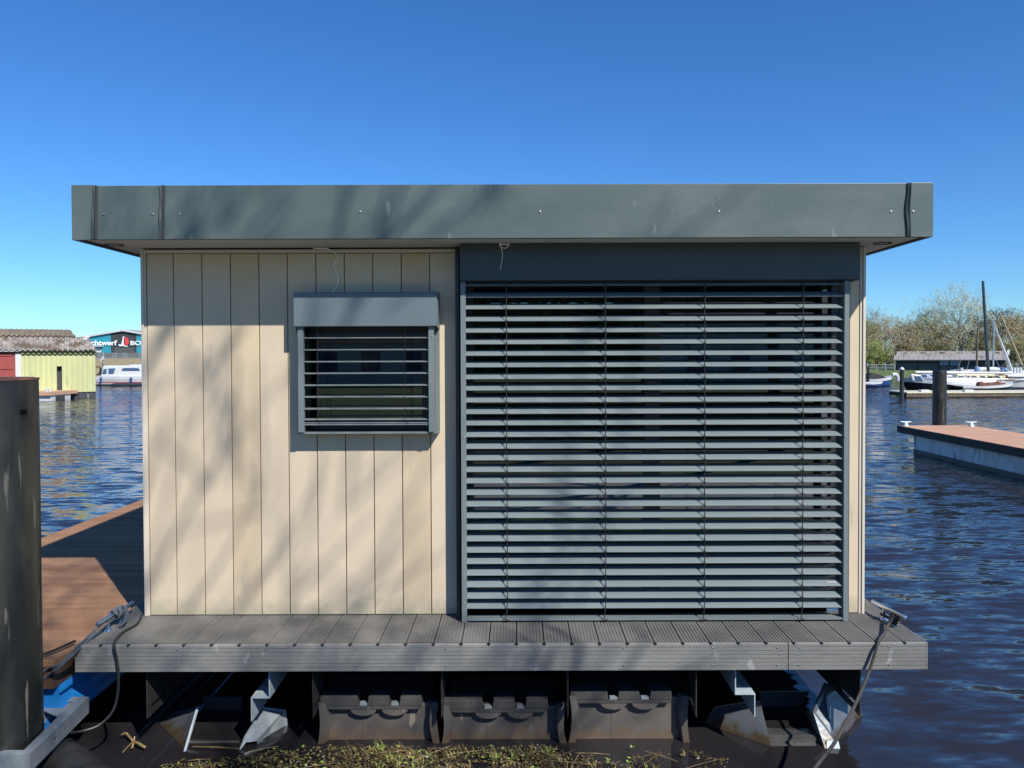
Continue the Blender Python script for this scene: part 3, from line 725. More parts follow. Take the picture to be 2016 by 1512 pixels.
# black power cable
w = MB()
pts = [P(286, 1213, YW - .03) + Vector((-.02, 0, .01)), PZ(270, 1228, zd + .010), PZ(245, 1243, zd + .010), PZ(231, 1256, zd + .012), Vector((P(227, 1270, YD).x, YD - .012, zd + .006)), P(229, 1295, YD - .014), P(233, 1325, YD - .016), P(232, 1365, YD - .03), P(222, 1400, YD - .06), P(196, 1427, YD - .1), P(163, 1439, YD - .15), P(140, 1442, YD - .2)]
w.tube(smooth_path(pts, 8), .0075, 8); cb2 = w.build('power_cable', 'cable_black', smooth=True); tag(cb2, 'thin black cable crossing the left end of the deck and curving down to the water', 'cable')
w = MB()
pts = [PZ(148, 1262, .60), PZ(130, 1270, .60), PZ(105, 1281, .60), PZ(84, 1288, .60), PZ(40, 1296, .60)]
w.tube(smooth_path(pts, 6), .008, 8); o = w.build('mooring_line', 'cable_black', smooth=True); tag(o, 'black line lying on the brown boards at the edge of the left dock', 'rope')
# small white wires on the wall
w = MB()
pts = [P(617, 489, YW - .03), P(636, 489, YW - .03), P(647, 491, YW - .02), P(665, 504, YW - .01), P(658, 520, YW - .008), P(661, 532, YW - .008), P(666, 544, YW - .008), P(664, 560, YW - .01), P(655, 576, YW - .03)]
w.tube(smooth_path(pts, 6), .004, 6); w.build('wire', 'wire_white', house, smooth=True)
w = MB(); p0 = PZ(992, 474, zr0 + .002)
ring = [(p0.x + .028 * math.cos(a * math.pi / 8), YW - .18, P(992, 480, YW - .18).z + .026 * math.sin(a * math.pi / 8)) for a in range(17)]
w.tube(ring, .0022, 6); w.tube(smooth_path([P(985, 478, YW - .18), P(989, 500, YW - .17), P(988, 512, YW - .17), P(985, 532, YW - .17)], 5), .0018, 5)
w.tube([(p0.x - .03, YW - .17, zr0), (p0.x + .03, YW - .17, zr0 - .0)], .004, 6); w.build('wire', 'wire_white', house, smooth=True)

# ------------------------------------------------------------------ left dock, pile, pile guide, pipe
ZD = .574
xdk0, xdk1 = -4.42, -2.56
dock = thing('floating_dock', 'brown planked dock with a blue side along the left of the cabin', 'dock', (-3.5, 9, 0))
w = MB(); y = 4.07; k = 0
while y < 17.0:
    x0_, x1_ = xdk0 + rnd.uniform(0, .004), xdk1
    w.box(x0_, x1_, y, y + .139, ZD - .028, ZD + rnd.uniform(-.0012, .0012)); y += .145
w.build('planks', 'dock_plank', dock)
w = MB(); w.box(xdk1 - .06, xdk1 - .002, 4.07, 17, ZD - .15, ZD - .029); w.box(xdk0 + .02, xdk0 + .07, 4.07, 17, ZD - .15, ZD - .029); w.box(xdk0 + .08, xdk1 - .07, 4.08, 4.12, ZD - .15, ZD - .029)
w.build('edge_beam', 'dock_edge', dock)
w = MB()
prof = [(xdk1 - .5, ZD - .152), (xdk1 - .0, ZD - .152), (xdk1 + .01, ZD - .165), (xdk1 + .01, ZD - .19), (xdk1 - .01, ZD - .20), (xdk1 - .012, ZD - .23), (xdk1 + .02, .28), (xdk1 + .035, .235), (xdk1 + .01, .20), (xdk1 - .10, .17), (xdk1 - .5, .17)]
w.extrude([(x, 4.12, z) for x, z in prof], (0, 12.8, 0)); w.build('side_float', 'blue_float', dock, smooth=True)
w = MB(); w.box(xdk0 + .15, xdk1 - .12, 4.3, 16.9, -.3, .168); w.box(xdk0 + .15, xdk1 - .55, 4.3, 16.9, .169, ZD - .16); w.build('hull', 'hull_dark', dock)
PX, PY, PR = -2.682, 3.80, .20
pile = thing('mooring_pile', 'thick black mooring post close by at the left edge with a brown rim', 'mooring post', (PX, PY, -1))
w = MB(); n = 48; rings = []
ztop = P(5, 748, PY).z
for i in range(25):
    z = -1 + (ztop + 1) * i / 24; ring = []
    for k in range(n):
        a = 2 * math.pi * k / n; rr_ = PR * (1 + .006 * noise.noise(Vector((math.cos(a) * 2, math.sin(a) * 2, z * 1.5))))
        ring.append((PX + rr_ * math.cos(a), PY + rr_ * math.sin(a), z))
    rings.append(ring)
w.loft(rings); w.build('shaft', 'pile_black', pile, smooth=True)
w = MB(); cyl(w, (PX, PY), PR + .004, ztop + .0005, ztop + .009, 48); cyl(w, (PX, PY), PR - .02, ztop + .0095, ztop + .012, 48); w.build('rim', 'pile_top', pile)
w = MB(); w.obox((PX + PR * .93 + .008, PY - .06, ztop - .16), (.012, 0, 0), (0, .012, 0), (0, 0, .012)); w.build('bolt', 'hull_dark', pile)
# galvanised guide frame around the pile: fixed to the dock
w = MB(); zg = .30; hg = .085
A = [PZ(175, 1374, zg), PZ(58, 1488, zg), PZ(-40, 1487, zg)]
xg, yg1 = A[0].x, A[0].y; yg0 = A[1].y
th = .006; wd = .055
def channel(a, b_, inward):
    """L-profile: vertical web outside, flange on top"""
    a, b_, inn = Vector(a), Vector(b_), Vector(inward).normalized(); d = (b_ - a).normalized()
    w.extrude([a, a + inn * th, a + inn * th + Vector((0, 0, -hg)), a + Vector((0, 0, -hg))], b_ - a)
    w.extrude([a + inn * th + Vector((0, 0, -.0005)), a + inn * wd + Vector((0, 0, -.0005)), a + inn * wd + Vector((0, 0, -th)), a + inn * th + Vector((0, 0, -th))], b_ - a)
inx = Vector((-1, 0, 0))
# right web with two holes: built in vertical strips around the holes
p0, p1 = Vector((A[1].x, yg0, zg)), Vector((xg, yg1, zg)); dv = p1 - p0; ln = dv.length; du = dv.normalized(); inn = Vector((-du.y, du.x, 0)); inn = inn if inn.x < 0 else -inn
def hole_strip(s0, s1, holes):
    n = 40
    def pt(s_, z, off=0): return p0 + du * s_ + inn * off + Vector((0, 0, z))
    xs = [s0]
    for hs, hr in holes: xs += [hs - hr * math.cos(j * math.pi / 12) for j in range(13)]
    xs.append(s1)
    hz = -.045
    for i in range(len(xs) - 1):
        a, b_ = xs[i], xs[i + 1]; da = [0, 0]
        for q, s_ in enumerate((a, b_)):
            for hs, hr in holes:
                if abs(s_ - hs) <= hr + 1e-9: da[q] = math.sqrt(max(0, hr * hr - (s_ - hs) ** 2))
        for (za0, za1, zb0, zb1) in ((0, hz + da[0], 0, hz + da[1]), (hz - da[0], -hg, hz - da[1], -hg)) if max(da) > 0 else ((0, -hg, 0, -hg),):
            w.add([pt(a, za0), pt(b_, zb0), pt(b_, zb1), pt(a, za1), pt(a, za0, th), pt(b_, zb0, th), pt(b_, zb1, th), pt(a, za1, th)],
                  [(0, 1, 2, 3), (7, 6, 5, 4), (0, 4, 5, 1), (1, 5, 6, 2), (2, 6, 7, 3), (3, 7, 4, 0)])
hole_strip(0, ln, ((ln * .40, .013), (ln * .58, .013)))
O = [Vector((xg, yg1, zg)), Vector((A[1].x, yg0, zg)), Vector((-3.0, yg0, zg)), Vector((-3.0, yg1, zg))]
I_ = [O[0] + Vector((-wd, -wd * .9, 0)), O[1] + Vector((-wd, wd * .75, 0)), O[2] + Vector((wd, wd, 0)), O[3] + Vector((wd, -wd, 0))]
up_ = Vector((0, 0, .0005)); dn_ = Vector((0, 0, th))
for i in range(4):
    j = (i + 1) % 4; w.extrude([O[i] + up_ + dn_, O[j] + up_ + dn_, I_[j] + up_ + dn_, I_[i] + up_ + dn_], (0, 0, -th))
w.box(-2.999, O[1].x - .001, yg0, yg0 + th, zg - hg, zg); w.box(-2.999, xg - .001, yg1 - th, yg1, zg - hg, zg); w.box(-3.006, -3.0, yg0, yg1, zg - hg, zg)
# gusset plate in the far right corner
w.extrude([(xg - .03, yg1 - .03, zg - .006), (xg - .30, yg1 - .03, zg - .006), (xg - .24, yg1 - .10, zg - .006), (xg - .06, yg1 - .2, zg - .006)], (0, 0, -.006))
w.box(xg - .26, xg - .26 + .085, yg1 - .13, yg1 - .085, zg - .085, zg - .02)
w.build('pile_guide', 'galvanised', dock)
# black pipe afloat
pa, pb = P(112, 1478, 4.02), P(330, 1625, 3.60); pa.z = .045; pb.z = .045
pa = Vector((-2.52, 4.0, .05)); pb = Vector((-1.72, 3.36, .04))
w = MB(); d = (pb - pa); n = 60; pts = [pa + d * (i / n) for i in range(n + 1)]; rs = []
for i in range(n + 1):
    r_ = .135
    if i in (22, 23, 30): r_ = .1325
    rs.append(r_)
rs[0] = .125; w.tube(pts, rs, 40); o = w.build('floating_pipe', 'rubber', smooth=True); tag(o, 'fat black plastic pipe floating in the near left corner', 'pipe')

# ------------------------------------------------------------------ right pier and piles
pier = thing('floating_pier', 'pinkish brown planked finger pier on a pale concrete float at the right edge', 'pier', (9.8, 12, 0))
x0, x1, y0, y1 = 8.95, 10.62, 5.5, 17.5
w = MB(); y = y0
while y < y1 - .1: w.box(x0, x1, y, y + .139, ZD - .03, ZD + rnd.uniform(-.001, .001)); y += .145
w.build('planks', 'pier_plank', pier)
w = MB(); w.box(x0 - .03, x0 - .001, y0, y1 + .02, ZD - .16, ZD - .003); w.box(x1 + .001, x1 + .03, y0, y1 + .02, ZD - .16, ZD - .003); w.box(x0 - .0, x1, y1 - .02, y1 + .02, ZD - .16, ZD - .004); w.build('edge_board', 'pier_edge', pier)
w = MB(); w.box(x0 + .06, x1 - .06, y0 + .2, y1 - .55, .09, ZD - .161, 0); w.box(x0 + .055, x1 - .055, y0 + .19, y1 - .545, -.4, .09, 1)
w.build('concrete_float', ['concrete', 'concrete_wet'], pier, bevel=.01)
for (cx_, cy_) in ((x0 + .10, y1 - .12), (x1 - .12, y1 - .25)):
    w = MB(); w.tube([(cx_ - .13, cy_, ZD + .105), (cx_ - .05, cy_, ZD + .09), (cx_ + .05, cy_, ZD + .09), (cx_ + .13, cy_, ZD + .105)], [.012, .02, .02, .012], 10)
    w.tube([(cx_, cy_, ZD), (cx_, cy_, ZD + .09)], [.07, .03], 12); w.build('mooring_cleat', 'galv_step', pier, smooth=True)
def post(x, y, r, zt, label, white=False):
    t_ = thing('mooring_pile', label, 'mooring post', (x, y, 0)); w = MB(); w.tube([(x, y, -1.2 + (zt + 1.2) * i / 6) for i in range(7)], r, 24); w.build('shaft', 'pile_black', t_, smooth=True)
    if white: w = MB(); w.tube([(x, y, zt), (x, y, zt + .05), (x, y, zt + .14)], [r + .02, r + .02, .04], 12); w.build('cap', 'white_paint', t_, smooth=True)
    return t_
p = P(1850, 729, 17.75); post(p.x, 17.75, .152, p.z, 'black mooring post behind the end of the finger pier')
p = P(1775.5, 728, 38.5); post(p.x, 38.5, .10, p.z, 'thin black mooring post with a white cap at the end of the far jetty', True)
p = P(1709.5, 722, 52); post(p.x, 52, .07, p.z, 'thin dark post beside the small moored boats')

# ------------------------------------------------------------------ far jetty
jetty = thing('jetty', 'long low yellowish wooden jetty in front of the moored yachts', 'jetty', (33, 40, 0))
zj = P(1900, 770, 40).z; xj0 = P(1786, 770, 39).x
w = MB(); x = xj0
while x < 62: w.box(x, x + .28, 39, 41, zj - .06, zj); x += .30
w.build('planks', 'cream_paint', jetty)
w = MB(); w.box(xj0, 62, 39.05, 39.12, zj - .24, zj - .07); w.box(xj0, 62, 40.8, 40.9, zj - .24, zj - .07); w.build('beam', 'timber_brown', jetty)
w = MB()
for xa in (xj0 + .3, P(1945, 780, 39.4).x, 38, 46): w.box(xa, xa + 1.0, 39.2, 40.8, -.2, zj - .25)
w.build('float', 'timber_black', jetty)
for px in (1812, 1898):
    w = MB(); xx = P(px, 765, 39.6).x; w.box(xx, xx + .45, 39.5, 39.8, zj, zj + .10); w.build('step_box', 'white_paint', jetty)

# ------------------------------------------------------------------ water, ground
w = MB(); w.add([(-1500, -6, 0), (1500, -6, 0), (1500, 1500, 0), (-1500, 1500, 0)], [(0, 1, 2, 3)])
tag(w.build('water', 'water'), kind='structure')
w = MB()  # far land with a sloping edge
w.add([(-1500, 66, -.5), (1500, 66, -.5), (1500, 69, .75), (-1500, 69, .75), (1500, 1500, 1.2), (-1500, 1500, 1.2)], [(0, 1, 2, 3), (3, 2, 4, 5)])
tag(w.build('far_shore', 'grass'), kind='structure')
w = MB()
w.add([(-60, 2.75, -1), (60, 2.75, -1), (60, 2.7, .50), (-60, 2.7, .50), (60, -80, .5), (-60, -80, .5)], [(0, 1, 2, 3), (3, 2, 4, 5)])
tag(w.build('near_bank', 'grass'), kind='structure')
w = MB(); w.box(-40, 40, -1.2, 1.3, .46, .515); tag(w.build('footpath', 'paving'), kind='structure')
w = MB(); w.box(3, 60, -14, -9.5, .46, .515); tag(w.build('road', 'paving'), kind='structure')
# ------------------------------------------------------------------ floating weed
wd_ = MB(); rr = random.Random(3)
def inpatch(px, py):
    top = 1512
    if 400 < px < 640: top = 1512 - (px - 400) / 240 * 58
    elif 640 <= px < 860: top = 1466
    elif 860 <= px < 1110: top = 1450
    elif 1110 <= px < 1330: top = 1466 + (px - 1110) * .13
    return py > top - 3
ymin = 3.45
cnt = 0
while cnt < 8000:
    X = rr.uniform(-1.95, 1.15); Y = rr.uniform(ymin, 4.32)
    # density in plan: bounded by the floats at the back, thinning to both sides
    back = 4.10 + .14 * min(1, max(0, (X + 1.75) / .6)) if X < -1.0 else (4.24 if X < .22 else 4.20 - .06 * (X - .22))
    back += .03 * noise.noise(Vector((X * 4, 0, 3))) + .035 * noise.noise(Vector((X * 14, 0, 8))) - .02
    if Y > back: continue
    nz = noise.noise(Vector((X * 3, Y * 6, 0)))
    dens = .95 if -1.3 < X < .2 else (.8 if X < -1.3 else .30 - .12 * (X - .2))
    if rr.random() > dens + nz * 1.1 - .12: continue
    cnt += 1; q = rr.random(); z = rr.uniform(.002, .028) * (1.0 if dens > .5 else .4)
    a = rr.uniform(0, math.pi) if q > .3 else rr.gauss(.1, .5)
    if q < .40: Lh, hw, mi = rr.uniform(.006, .026), rr.uniform(.0018, .0045), 0
    elif q < .52: Lh, hw, mi = rr.uniform(.008, .035), rr.uniform(.0008, .0020), 1
    elif q < .94: Lh, hw, mi = rr.uniform(.004, .013), rr.uniform(.003, .006), 2
    else: Lh, hw, mi = rr.uniform(.004, .009), rr.uniform(.003, .005), 3
    if rr.random() < .006: Lh, hw, mi = .012, .006, 4
    if mi == 3 and noise.noise(Vector((X * 5, Y * 7, 5))) < -.02 and rr.random() < .7: mi = 2
    d_ = Vector((math.cos(a), math.sin(a) * .7, rr.uniform(-.35, .35))) * Lh; s_ = Vector((-math.sin(a), math.cos(a), rr.uniform(-.5, .9))).normalized() * hw
    c = Vector((X, Y, z + abs(d_.z) * .6))
    wd_.add([c - d_ - s_ * .6, c - s_ + Vector((0, 0, hw * .6)), c + d_ - s_ * .3, c + d_ + s_ * .3, c + s_ + Vector((0, 0, hw * .6)), c - d_ + s_ * .6], [(0, 1, 4, 5), (1, 2, 3, 4)], mi)
for k in range(42):   # long straws
    X = rr.uniform(-1.8, 1.1); Y = rr.uniform(3.85, 4.2 if X < .2 else 4.13); a = rr.uniform(-.9, .9) + (math.pi / 2 if rr.random() < .3 else 0); Lh = rr.uniform(.06, .17)
    d_ = Vector((math.cos(a), math.sin(a) * .6, rr.uniform(-.02, .10))) * Lh; c = Vector((X, Y, .022 + abs(d_.z) * .6)); wd_.tube([c - d_, c + Vector((0, 0, .003)), c + d_], [.0018, .0024, .0014], 5, rr.choice((0, 1, 1)))
for k in range(800):   # tangled blades in clumps
    cxx = rr.uniform(-1.75, .25) if rr.random() < .86 else rr.uniform(.25, 1.0)
    cyy = rr.uniform(3.7, 4.02 if cxx < -1.2 else (4.21 if cxx < .2 else 4.12))
    if noise.noise(Vector((cxx * 3, cyy * 6, 0))) < -.12: continue
    mi = rr.choice((1, 2, 2, 2, 3)) if noise.noise(Vector((cxx * 4, cyy * 6, 7))) > -.05 else rr.choice((0, 1, 0))
    for j in range(rr.randint(3, 6)):
        a = rr.uniform(0, 6.28); Lh = rr.uniform(.016, .052); c = Vector((cxx + rr.gauss(0, .008), cyy + rr.gauss(0, .008), .015)); pr = None
        for q in range(4):
            t_ = q / 3; p_ = c + Vector((math.cos(a + t_ * .9) * Lh * t_, math.sin(a + t_ * .9) * Lh * t_ * .8, Lh * .75 * math.sin(t_ * 2.3))); hw = .0019 * (1.15 - t_); s_ = Vector((-math.sin(a), math.cos(a), .3)) * hw
            if pr: wd_.add([pr[0] - pr[1], p_ - s_, p_ + s_, pr[0] + pr[1]], [(0, 1, 2, 3)], mi)
            pr = (p_, s_)
for k in range(26):   # little green rosettes
    X = rr.choice([rr.gauss(-.14, .02) if k < 3 else rr.uniform(-1.5, .9)]); Y = rr.uniform(3.95, 4.2)
    for j in range(6):
        a = j * 1.05 + rr.random(); d_ = Vector((math.cos(a), math.sin(a), .5)) * rr.uniform(.009, .018); s_ = Vector((-math.sin(a), math.cos(a), 0)) * .004; c = Vector((X, Y, .028))
        wd_.add([c, c + d_ * .6 - s_, c + d_, c + d_ * .6 + s_], [(0, 1, 2, 3)], 3)
tag(wd_.build('floating_weed', ['weed_brown', 'weed_straw', 'weed_olive', 'weed_green', 'weed_white']), 'mat of dead stalks and small green shoots floating in front of the middle floats', 'weed', kind='stuff')
# the dead brown leaf bit near the pipe
w = MB(); c = PZ(262, 1461, .03)
def leafy(pts, wdt):
    pts = [PZ(*p) for p in pts]
    for i in range(len(pts) - 1):
        a, b_ = pts[i], pts[i + 1]; s_ = Vector((0, 0, 1)).cross(b_ - a).normalized() * wdt; s2 = s_ + Vector((0, 0, wdt * .8)); w.add([a - s_, b_ - s_, b_ + s2, a + s2, (a + b_) / 2 + Vector((0, 0, wdt * 1.3))], [(0, 1, 4), (1, 2, 4), (2, 3, 4), (3, 0, 4)])
leafy([(238, 1447, .03), (248, 1443, .04), (262, 1459, .03)], .005); leafy([(262, 1459, .03), (275, 1465, .04), (286, 1472, .03)], .006); leafy([(241, 1482, .02), (262, 1459, .03)], .0022); leafy([(263, 1458, .03), (260, 1474, .02)], .007); leafy([(264, 1459, .03), (265, 1450, .05)], .003)
tag(w.build('dead_leaf', 'weed_straw'), 'curled pale brown dead leaf floating beside the black pipe', 'leaf')

# ------------------------------------------------------------------ yellow boat shed on piles (left)
shed = thing('boat_shed', 'yellow-green corrugated shed on posts over the water with a mossy corrugated roof', 'shed', (-26, 42, 0))
YS = 41.0; sxr = P(188, 730, YS).x; FRAME = (sxr, YS, R(30)); sz0 = P(150, 771, YS).z; sz1 = P(150, 690, YS).z; sxl = -36.0
def corr(mb, x0, x1, z0, z1, y, pit=.24, amp=.030, mi=0):
    n = max(1, int((x1 - x0) / pit * 4)); vs = []
    for i in range(n + 1):
        x = x0 + (x1 - x0) * i / n; yy = y + amp * math.sin(2 * math.pi * x / pit); vs += [(x, yy, z0), (x, yy, z1)]
    mb.add(vs, [(2 * i, 2 * i + 2, 2 * i + 3, 2 * i + 1) for i in range(n)], mi)
dx0, dx1 = P(112, 740, YS).x, P(122, 740, YS).x; dz1 = P(117, 721, YS).z
wx = P(42, 730, YS).x
w = MB(); corr(w, wx, dx0, sz0, sz1, YS); corr(w, dx1, sxr, sz0 - .02, sz1, YS); corr(w, dx0, dx1, dz1, sz1, YS)
w.box(sxr - .04, sxr + .0, YS + .05, YS + 5, sz0, sz1 + .0); w.box(sxl, sxr, YS + 5.0, YS + 5.1, sz0, sz1)
w.build('corrugated_wall', 'shed_yellow', shed)
w = MB(); w.box(dx0 - .12, dx1 + .02, YS + .3, YS + .4, sz0, dz1 - .02); w.box(sxl, sxr - .1, YS + .5, YS + .6, sz0, sz1 - .05); w.box(sxl, sxr, YS + .05, YS + 2.2, sz0 - .12, sz0 - .02); w.build('doorway', 'grey_clad', shed)
w = MB(); rx0, rx1 = P(-60, 740, YS).x, P(33, 740, YS).x
w.box(rx0, rx1, YS - .02, YS + .04, sz0, P(20, 694, YS).z); w.box(rx0, rx1 - .15, YS - .06, YS - .021, P(20, 699, YS).z - .05, P(20, 699, YS).z + .05); w.box(rx0, rx1 - .15, YS - .06, YS - .021, P(20, 725, YS).z - .05, P(20, 725, YS).z + .05)
w.build('door', 'shed_red', shed)
w = MB(); w.box(wx - .25, wx, YS - .08, YS + .02, sz0, P(20, 690, YS).z); w.box(sxl, wx - .251, YS - .1, YS - .03, P(20, 693, YS).z, P(20, 690, YS).z); w.build('white_frame', 'white_paint', shed)
w = MB(); corr(w, rx1, wx - .25, sz0, P(20, 694, YS).z, YS + .05); w.build('corrugated_wall', 'shed_yellow', shed)
def roof_corr(mb, poly_fn, x0, x1, pit=.24, amp=.045, mi=0):
    n = max(1, int((x1 - x0) / pit * 4)); vs = []
    for i in range(n + 1):
        x = x0 + (x1 - x0) * i / n; a, b_ = poly_fn(x); h = amp * math.sin(2 * math.pi * x / pit)
        vs += [(x, a[0] - .4 * h, a[1] + h), (x, b_[0] - .4 * h, b_[1] + h)]
    mb.add(vs, [(2 * i, 2 * i + 2, 2 * i + 3, 2 * i + 1) for i in range(n)], mi)
ev = (YS - .14, P(150, 690, YS - .14).z); md = (YS + 1.7, P(150, 664, YS + 1.7).z); rg = (YS + 3.2, P(100, 649, YS + 3.2).z)
rxr = P(190, 690, YS - .14).x; mxr = P(175, 664, YS + 1.7).x
# lower pitch runs the full length; the upper one stops short where the ridge drops
def lo(x):
    if x <= mxr: return ev, md
    t_ = (x - mxr) / (rxr - mxr); return ev, (md[0] + (ev[0] - md[0]) * t_, md[1] + (ev[1] - md[1]) * t_)
w = MB(); roof_corr(w, lo, sxl, rxr)
w.box(sxl, rxr, ev[0] - .02, ev[0] + .05, ev[1] - .13, ev[1] - .06, 1)
w.build('lower_roof', ['shed_roof', 'hull_dark'], shed)
ux0 = P(137, 650, rg[0]).x; ux1 = P(150, 664, md[0]).x
md2 = (md[0] - .06, md[1] + .05)
def up(x):
    if x <= ux0: return md2, rg
    t_ = (x - ux0) / (ux1 - ux0); return md2, (rg[0] + (md2[0] - rg[0]) * t_, rg[1] + (md2[1] - rg[1]) * t_)
w = MB(); roof_corr(w, up, sxl, ux1); w.build('upper_roof', 'moss_roof', shed)
w = MB(); w.add([(sxl, rg[0], rg[1]), (ux0, rg[0], rg[1]), (ux0, YS + 5.4, ev[1]), (sxl, YS + 5.4, ev[1]), (ux1, md[0], md[1]), (mxr, md[0], md[1]), (rxr, YS + 5.4, ev[1]), (rxr, ev[0], ev[1])], [(0, 1, 2, 3), (1, 4, 5, 6, 2)]); w.build('rear_roof', 'shed_roof', shed)
w = MB()
for px, py in ((131, 650), (180, 668), (163, 672), (186, 684)):
    p = P(px, py, YS + .9)
w.obox(P(168, 671, YS + 1.0), (.10, 0, 0), (0, .05, .04), (0, -.1, .12)); w.obox(P(172, 667, YS + 1.2), (.10, 0, 0), (0, .05, .04), (0, -.1, .12)); w.build('roof_patch', 'white_paint', shed)
for px in (60, 100, 127, 145, 162, 182):
    w = MB(); xx = P(px, 775, YS + .1).x; wdh = .16 if px > 170 else .24
    w.box(xx - wdh, xx + wdh, YS + .06, YS + .45, -1, sz0 - .13); w.build('post', 'timber_black', shed)
w = MB(); w.box(P(118, 779, YS + .3).x, P(150, 779, YS + .3).x, YS + .2, YS + .3, .10, .22); w.build('brace', 'timber_black', shed)
FRAME = None
# little landing stage in front
st = thing('landing_stage', 'small red-topped landing stage in front of the yellow shed', 'landing stage', (-26, 39, 0))
w = MB(); w.box(-34, P(118, 772, 39).x, 38.2, 40.6, P(100, 772, 38.2).z - .18, P(100, 772, 38.2).z); w.build('deck', 'pier_plank', st)
w = MB(); w.box(-34, P(102, 778, 38.4).x, 38.35, 40, -.1, P(100, 772, 38.2).z - .181); w.build('float', 'white_paint', st)
w = MB(); w.box(P(103, 780, 38.8).x, P(114, 780, 38.8).x, 38.7, 39.4, -.1, P(100, 772, 38.2).z - .181); w.build('support', 'timber_black', st)
for px in (92, 99):
    w = MB(); q = P(px, 769, 38.6); w.tube([(q.x - .12, 38.6, q.z + .07), (q.x + .12, 38.6, q.z + .07)], .035, 8); w.tube([(q.x, 38.6, q.z - .06), (q.x, 38.6, q.z + .06)], .05, 8); w.build('mooring_cleat', 'white_paint', st)

# ------------------------------------------------------------------ yard building with sign
yard = thing('boatyard_building', 'teal and dark grey gabled boatyard hall with white lettering and a red sail emblem', 'building', (-60, 112, 1))
YB = 110.0
pk = P(243, 652, YB); el = P(100, 676, YB); er = P(386, 676, YB)
gx0, gx1 = P(218, 660, YB).x, P(268.5, 660, YB).x
def topz(x): 
    if x < pk.x: return el.z + (pk.z - el.z) * (x - el.x) / (pk.x - el.x)
    return er.z + (pk.z - er.z) * (er.x - x) / (er.x - pk.x)
w = MB()
w.extrude([(el.x, YB, .8), (gx0, YB, .8), (gx0, YB, topz(gx0)), (el.x, YB, el.z)], (0, .3, 0)); w.extrude([(gx1, YB, .8), (er.x, YB, .8), (er.x, YB, er.z), (gx1, YB, topz(gx1))], (0, .3, 0))
w.box(el.x, el.x + .3, YB + .31, YB + 30, .8, el.z); w.box(er.x - .3, er.x, YB + .31, YB + 30, .8, er.z)
w.build('wall', 'teal_clad', yard)
w = MB(); w.extrude([(gx0 + .01, YB + .02, .8), (gx1 - .01, YB + .02, .8), (gx1 - .01, YB + .02, topz(gx1)), (pk.x, YB + .02, pk.z), (gx0 + .01, YB + .02, topz(gx0))], (0, .3, 0)); w.build('centre_panel', 'grey_clad', yard)
w = MB(); w.box(P(226, 690, YB).x, P(264, 690, YB).x, YB - .08, YB + .015, .8, P(243, 684, YB).z); w.build('door', 'timber_green', yard)
w = MB(); h = .26
for a, b_ in ((el, pk), (pk, er)): w.extrude([(a.x, YB - .3, a.z), (b_.x, YB - .3, b_.z), (b_.x, YB - .3, b_.z + h), (a.x, YB - .3, a.z + h)], (0, .35, 0))
w.build('verge', 'white_paint', yard)
w = MB()
for a, b_ in ((el, pk), (pk, er)): w.extrude([(a.x, YB + .06, a.z + h - .05), (b_.x, YB + .06, b_.z + h - .05), (b_.x, YB + .06, b_.z + h - .0), (a.x, YB + .06, a.z + h - .0)], (0, 30, 0))
w.build('roof', 'fibre_roof', yard)
w = MB(); w.box(P(183, 690, YB).x, P(200, 690, YB).x, YB - .1, YB - .005, P(190, 694, YB).z, P(190, 685, YB).z); w.box(P(160, 681.5, YB).x, P(204, 681.5, YB).x, YB - .6, YB - .01, P(190, 682.5, YB).z, P(190, 681, YB).z); w.build('window', 'white_paint', yard)
def text(body, size, loc, name, parent, mt, xs=1.0, bold=.0):
    cu = bpy.data.curves.new(name, 'FONT'); cu.body = body; cu.size = size; cu.extrude = .04; cu.offset = bold
    tmp = bpy.data.objects.new('tmp', cu); col.objects.link(tmp); dg = bpy.context.evaluated_depsgraph_get(); dg.update()
    me = bpy.data.meshes.new_from_object(tmp.evaluated_get(dg)); col.objects.unlink(tmp); bpy.data.objects.remove(tmp)
    me.materials.clear(); me.materials.append(M[mt]); wdt = max(v.co.x for v in me.vertices) - min(v.co.x for v in me.vertices)
    for v in me.vertices:
        x, y, z = v.co; v.co = (loc[0] + x * xs, loc[1] - z, loc[2] + y)
    o = bpy.data.objects.new(name, me); col.objects.link(o)
    if parent: o.parent = parent; o.matrix_parent_inverse = wmat(parent).inverted()
    return o, wdt
zb_ = P(243, 679.6, YB).z; tx1 = P(231, 680, YB).x; tx0 = P(180.5, 680, YB).x
o, wdt = text('chtwerf', 1.02, (0, YB - .12, zb_), 'sign_lettering', yard, 'sign_white', 1, .022)
sxs = (tx1 - tx0) / wdt
for v in o.data.vertices: v.co.x = tx0 + v.co.x * sxs
o, wd2 = text('Ja', 1.02, (0, YB - .12, zb_), 'sign_lettering', yard, 'sign_white', 1, .022)
for v in o.data.vertices: v.co.x = tx0 - (wd2 + .12) * sxs + v.co.x * sxs
o, wd3 = text('BOR', .90, (0, YB - .12, zb_), 'sign_lettering', yard, 'sign_white', 1, .012)
bx_ = P(257, 680, YB).x
for v in o.data.vertices: v.co.x = bx_ + v.co.x * 1.32
w = MB()
def ppoly(pts, off=.12, dep=.06, mi=0): w.extrude([P(x, y, YB - off) for x, y in pts], (0, dep, 0), mi)
ppoly([(244, 662.5), (248, 664), (252, 668), (253.5, 673), (253, 677), (249, 680), (245.5, 678.5), (246, 672), (245.5, 667)], mi=1)
ppoly([(241.5, 663), (244, 662), (243.2, 668), (243, 675), (243.6, 679), (238.5, 679), (240, 674), (241.3, 668)])
ppoly([(233, 678), (238, 678.2), (238, 681.5), (235, 681.5)]); ppoly([(238.2, 679.4), (243.8, 679.4), (248, 681), (252.5, 680.8), (250.5, 682.6), (247, 682.4), (243.5, 681.2), (238.2, 681.4)])
w.build('sail_emblem', ['sign_white', 'sign_red'], yard)
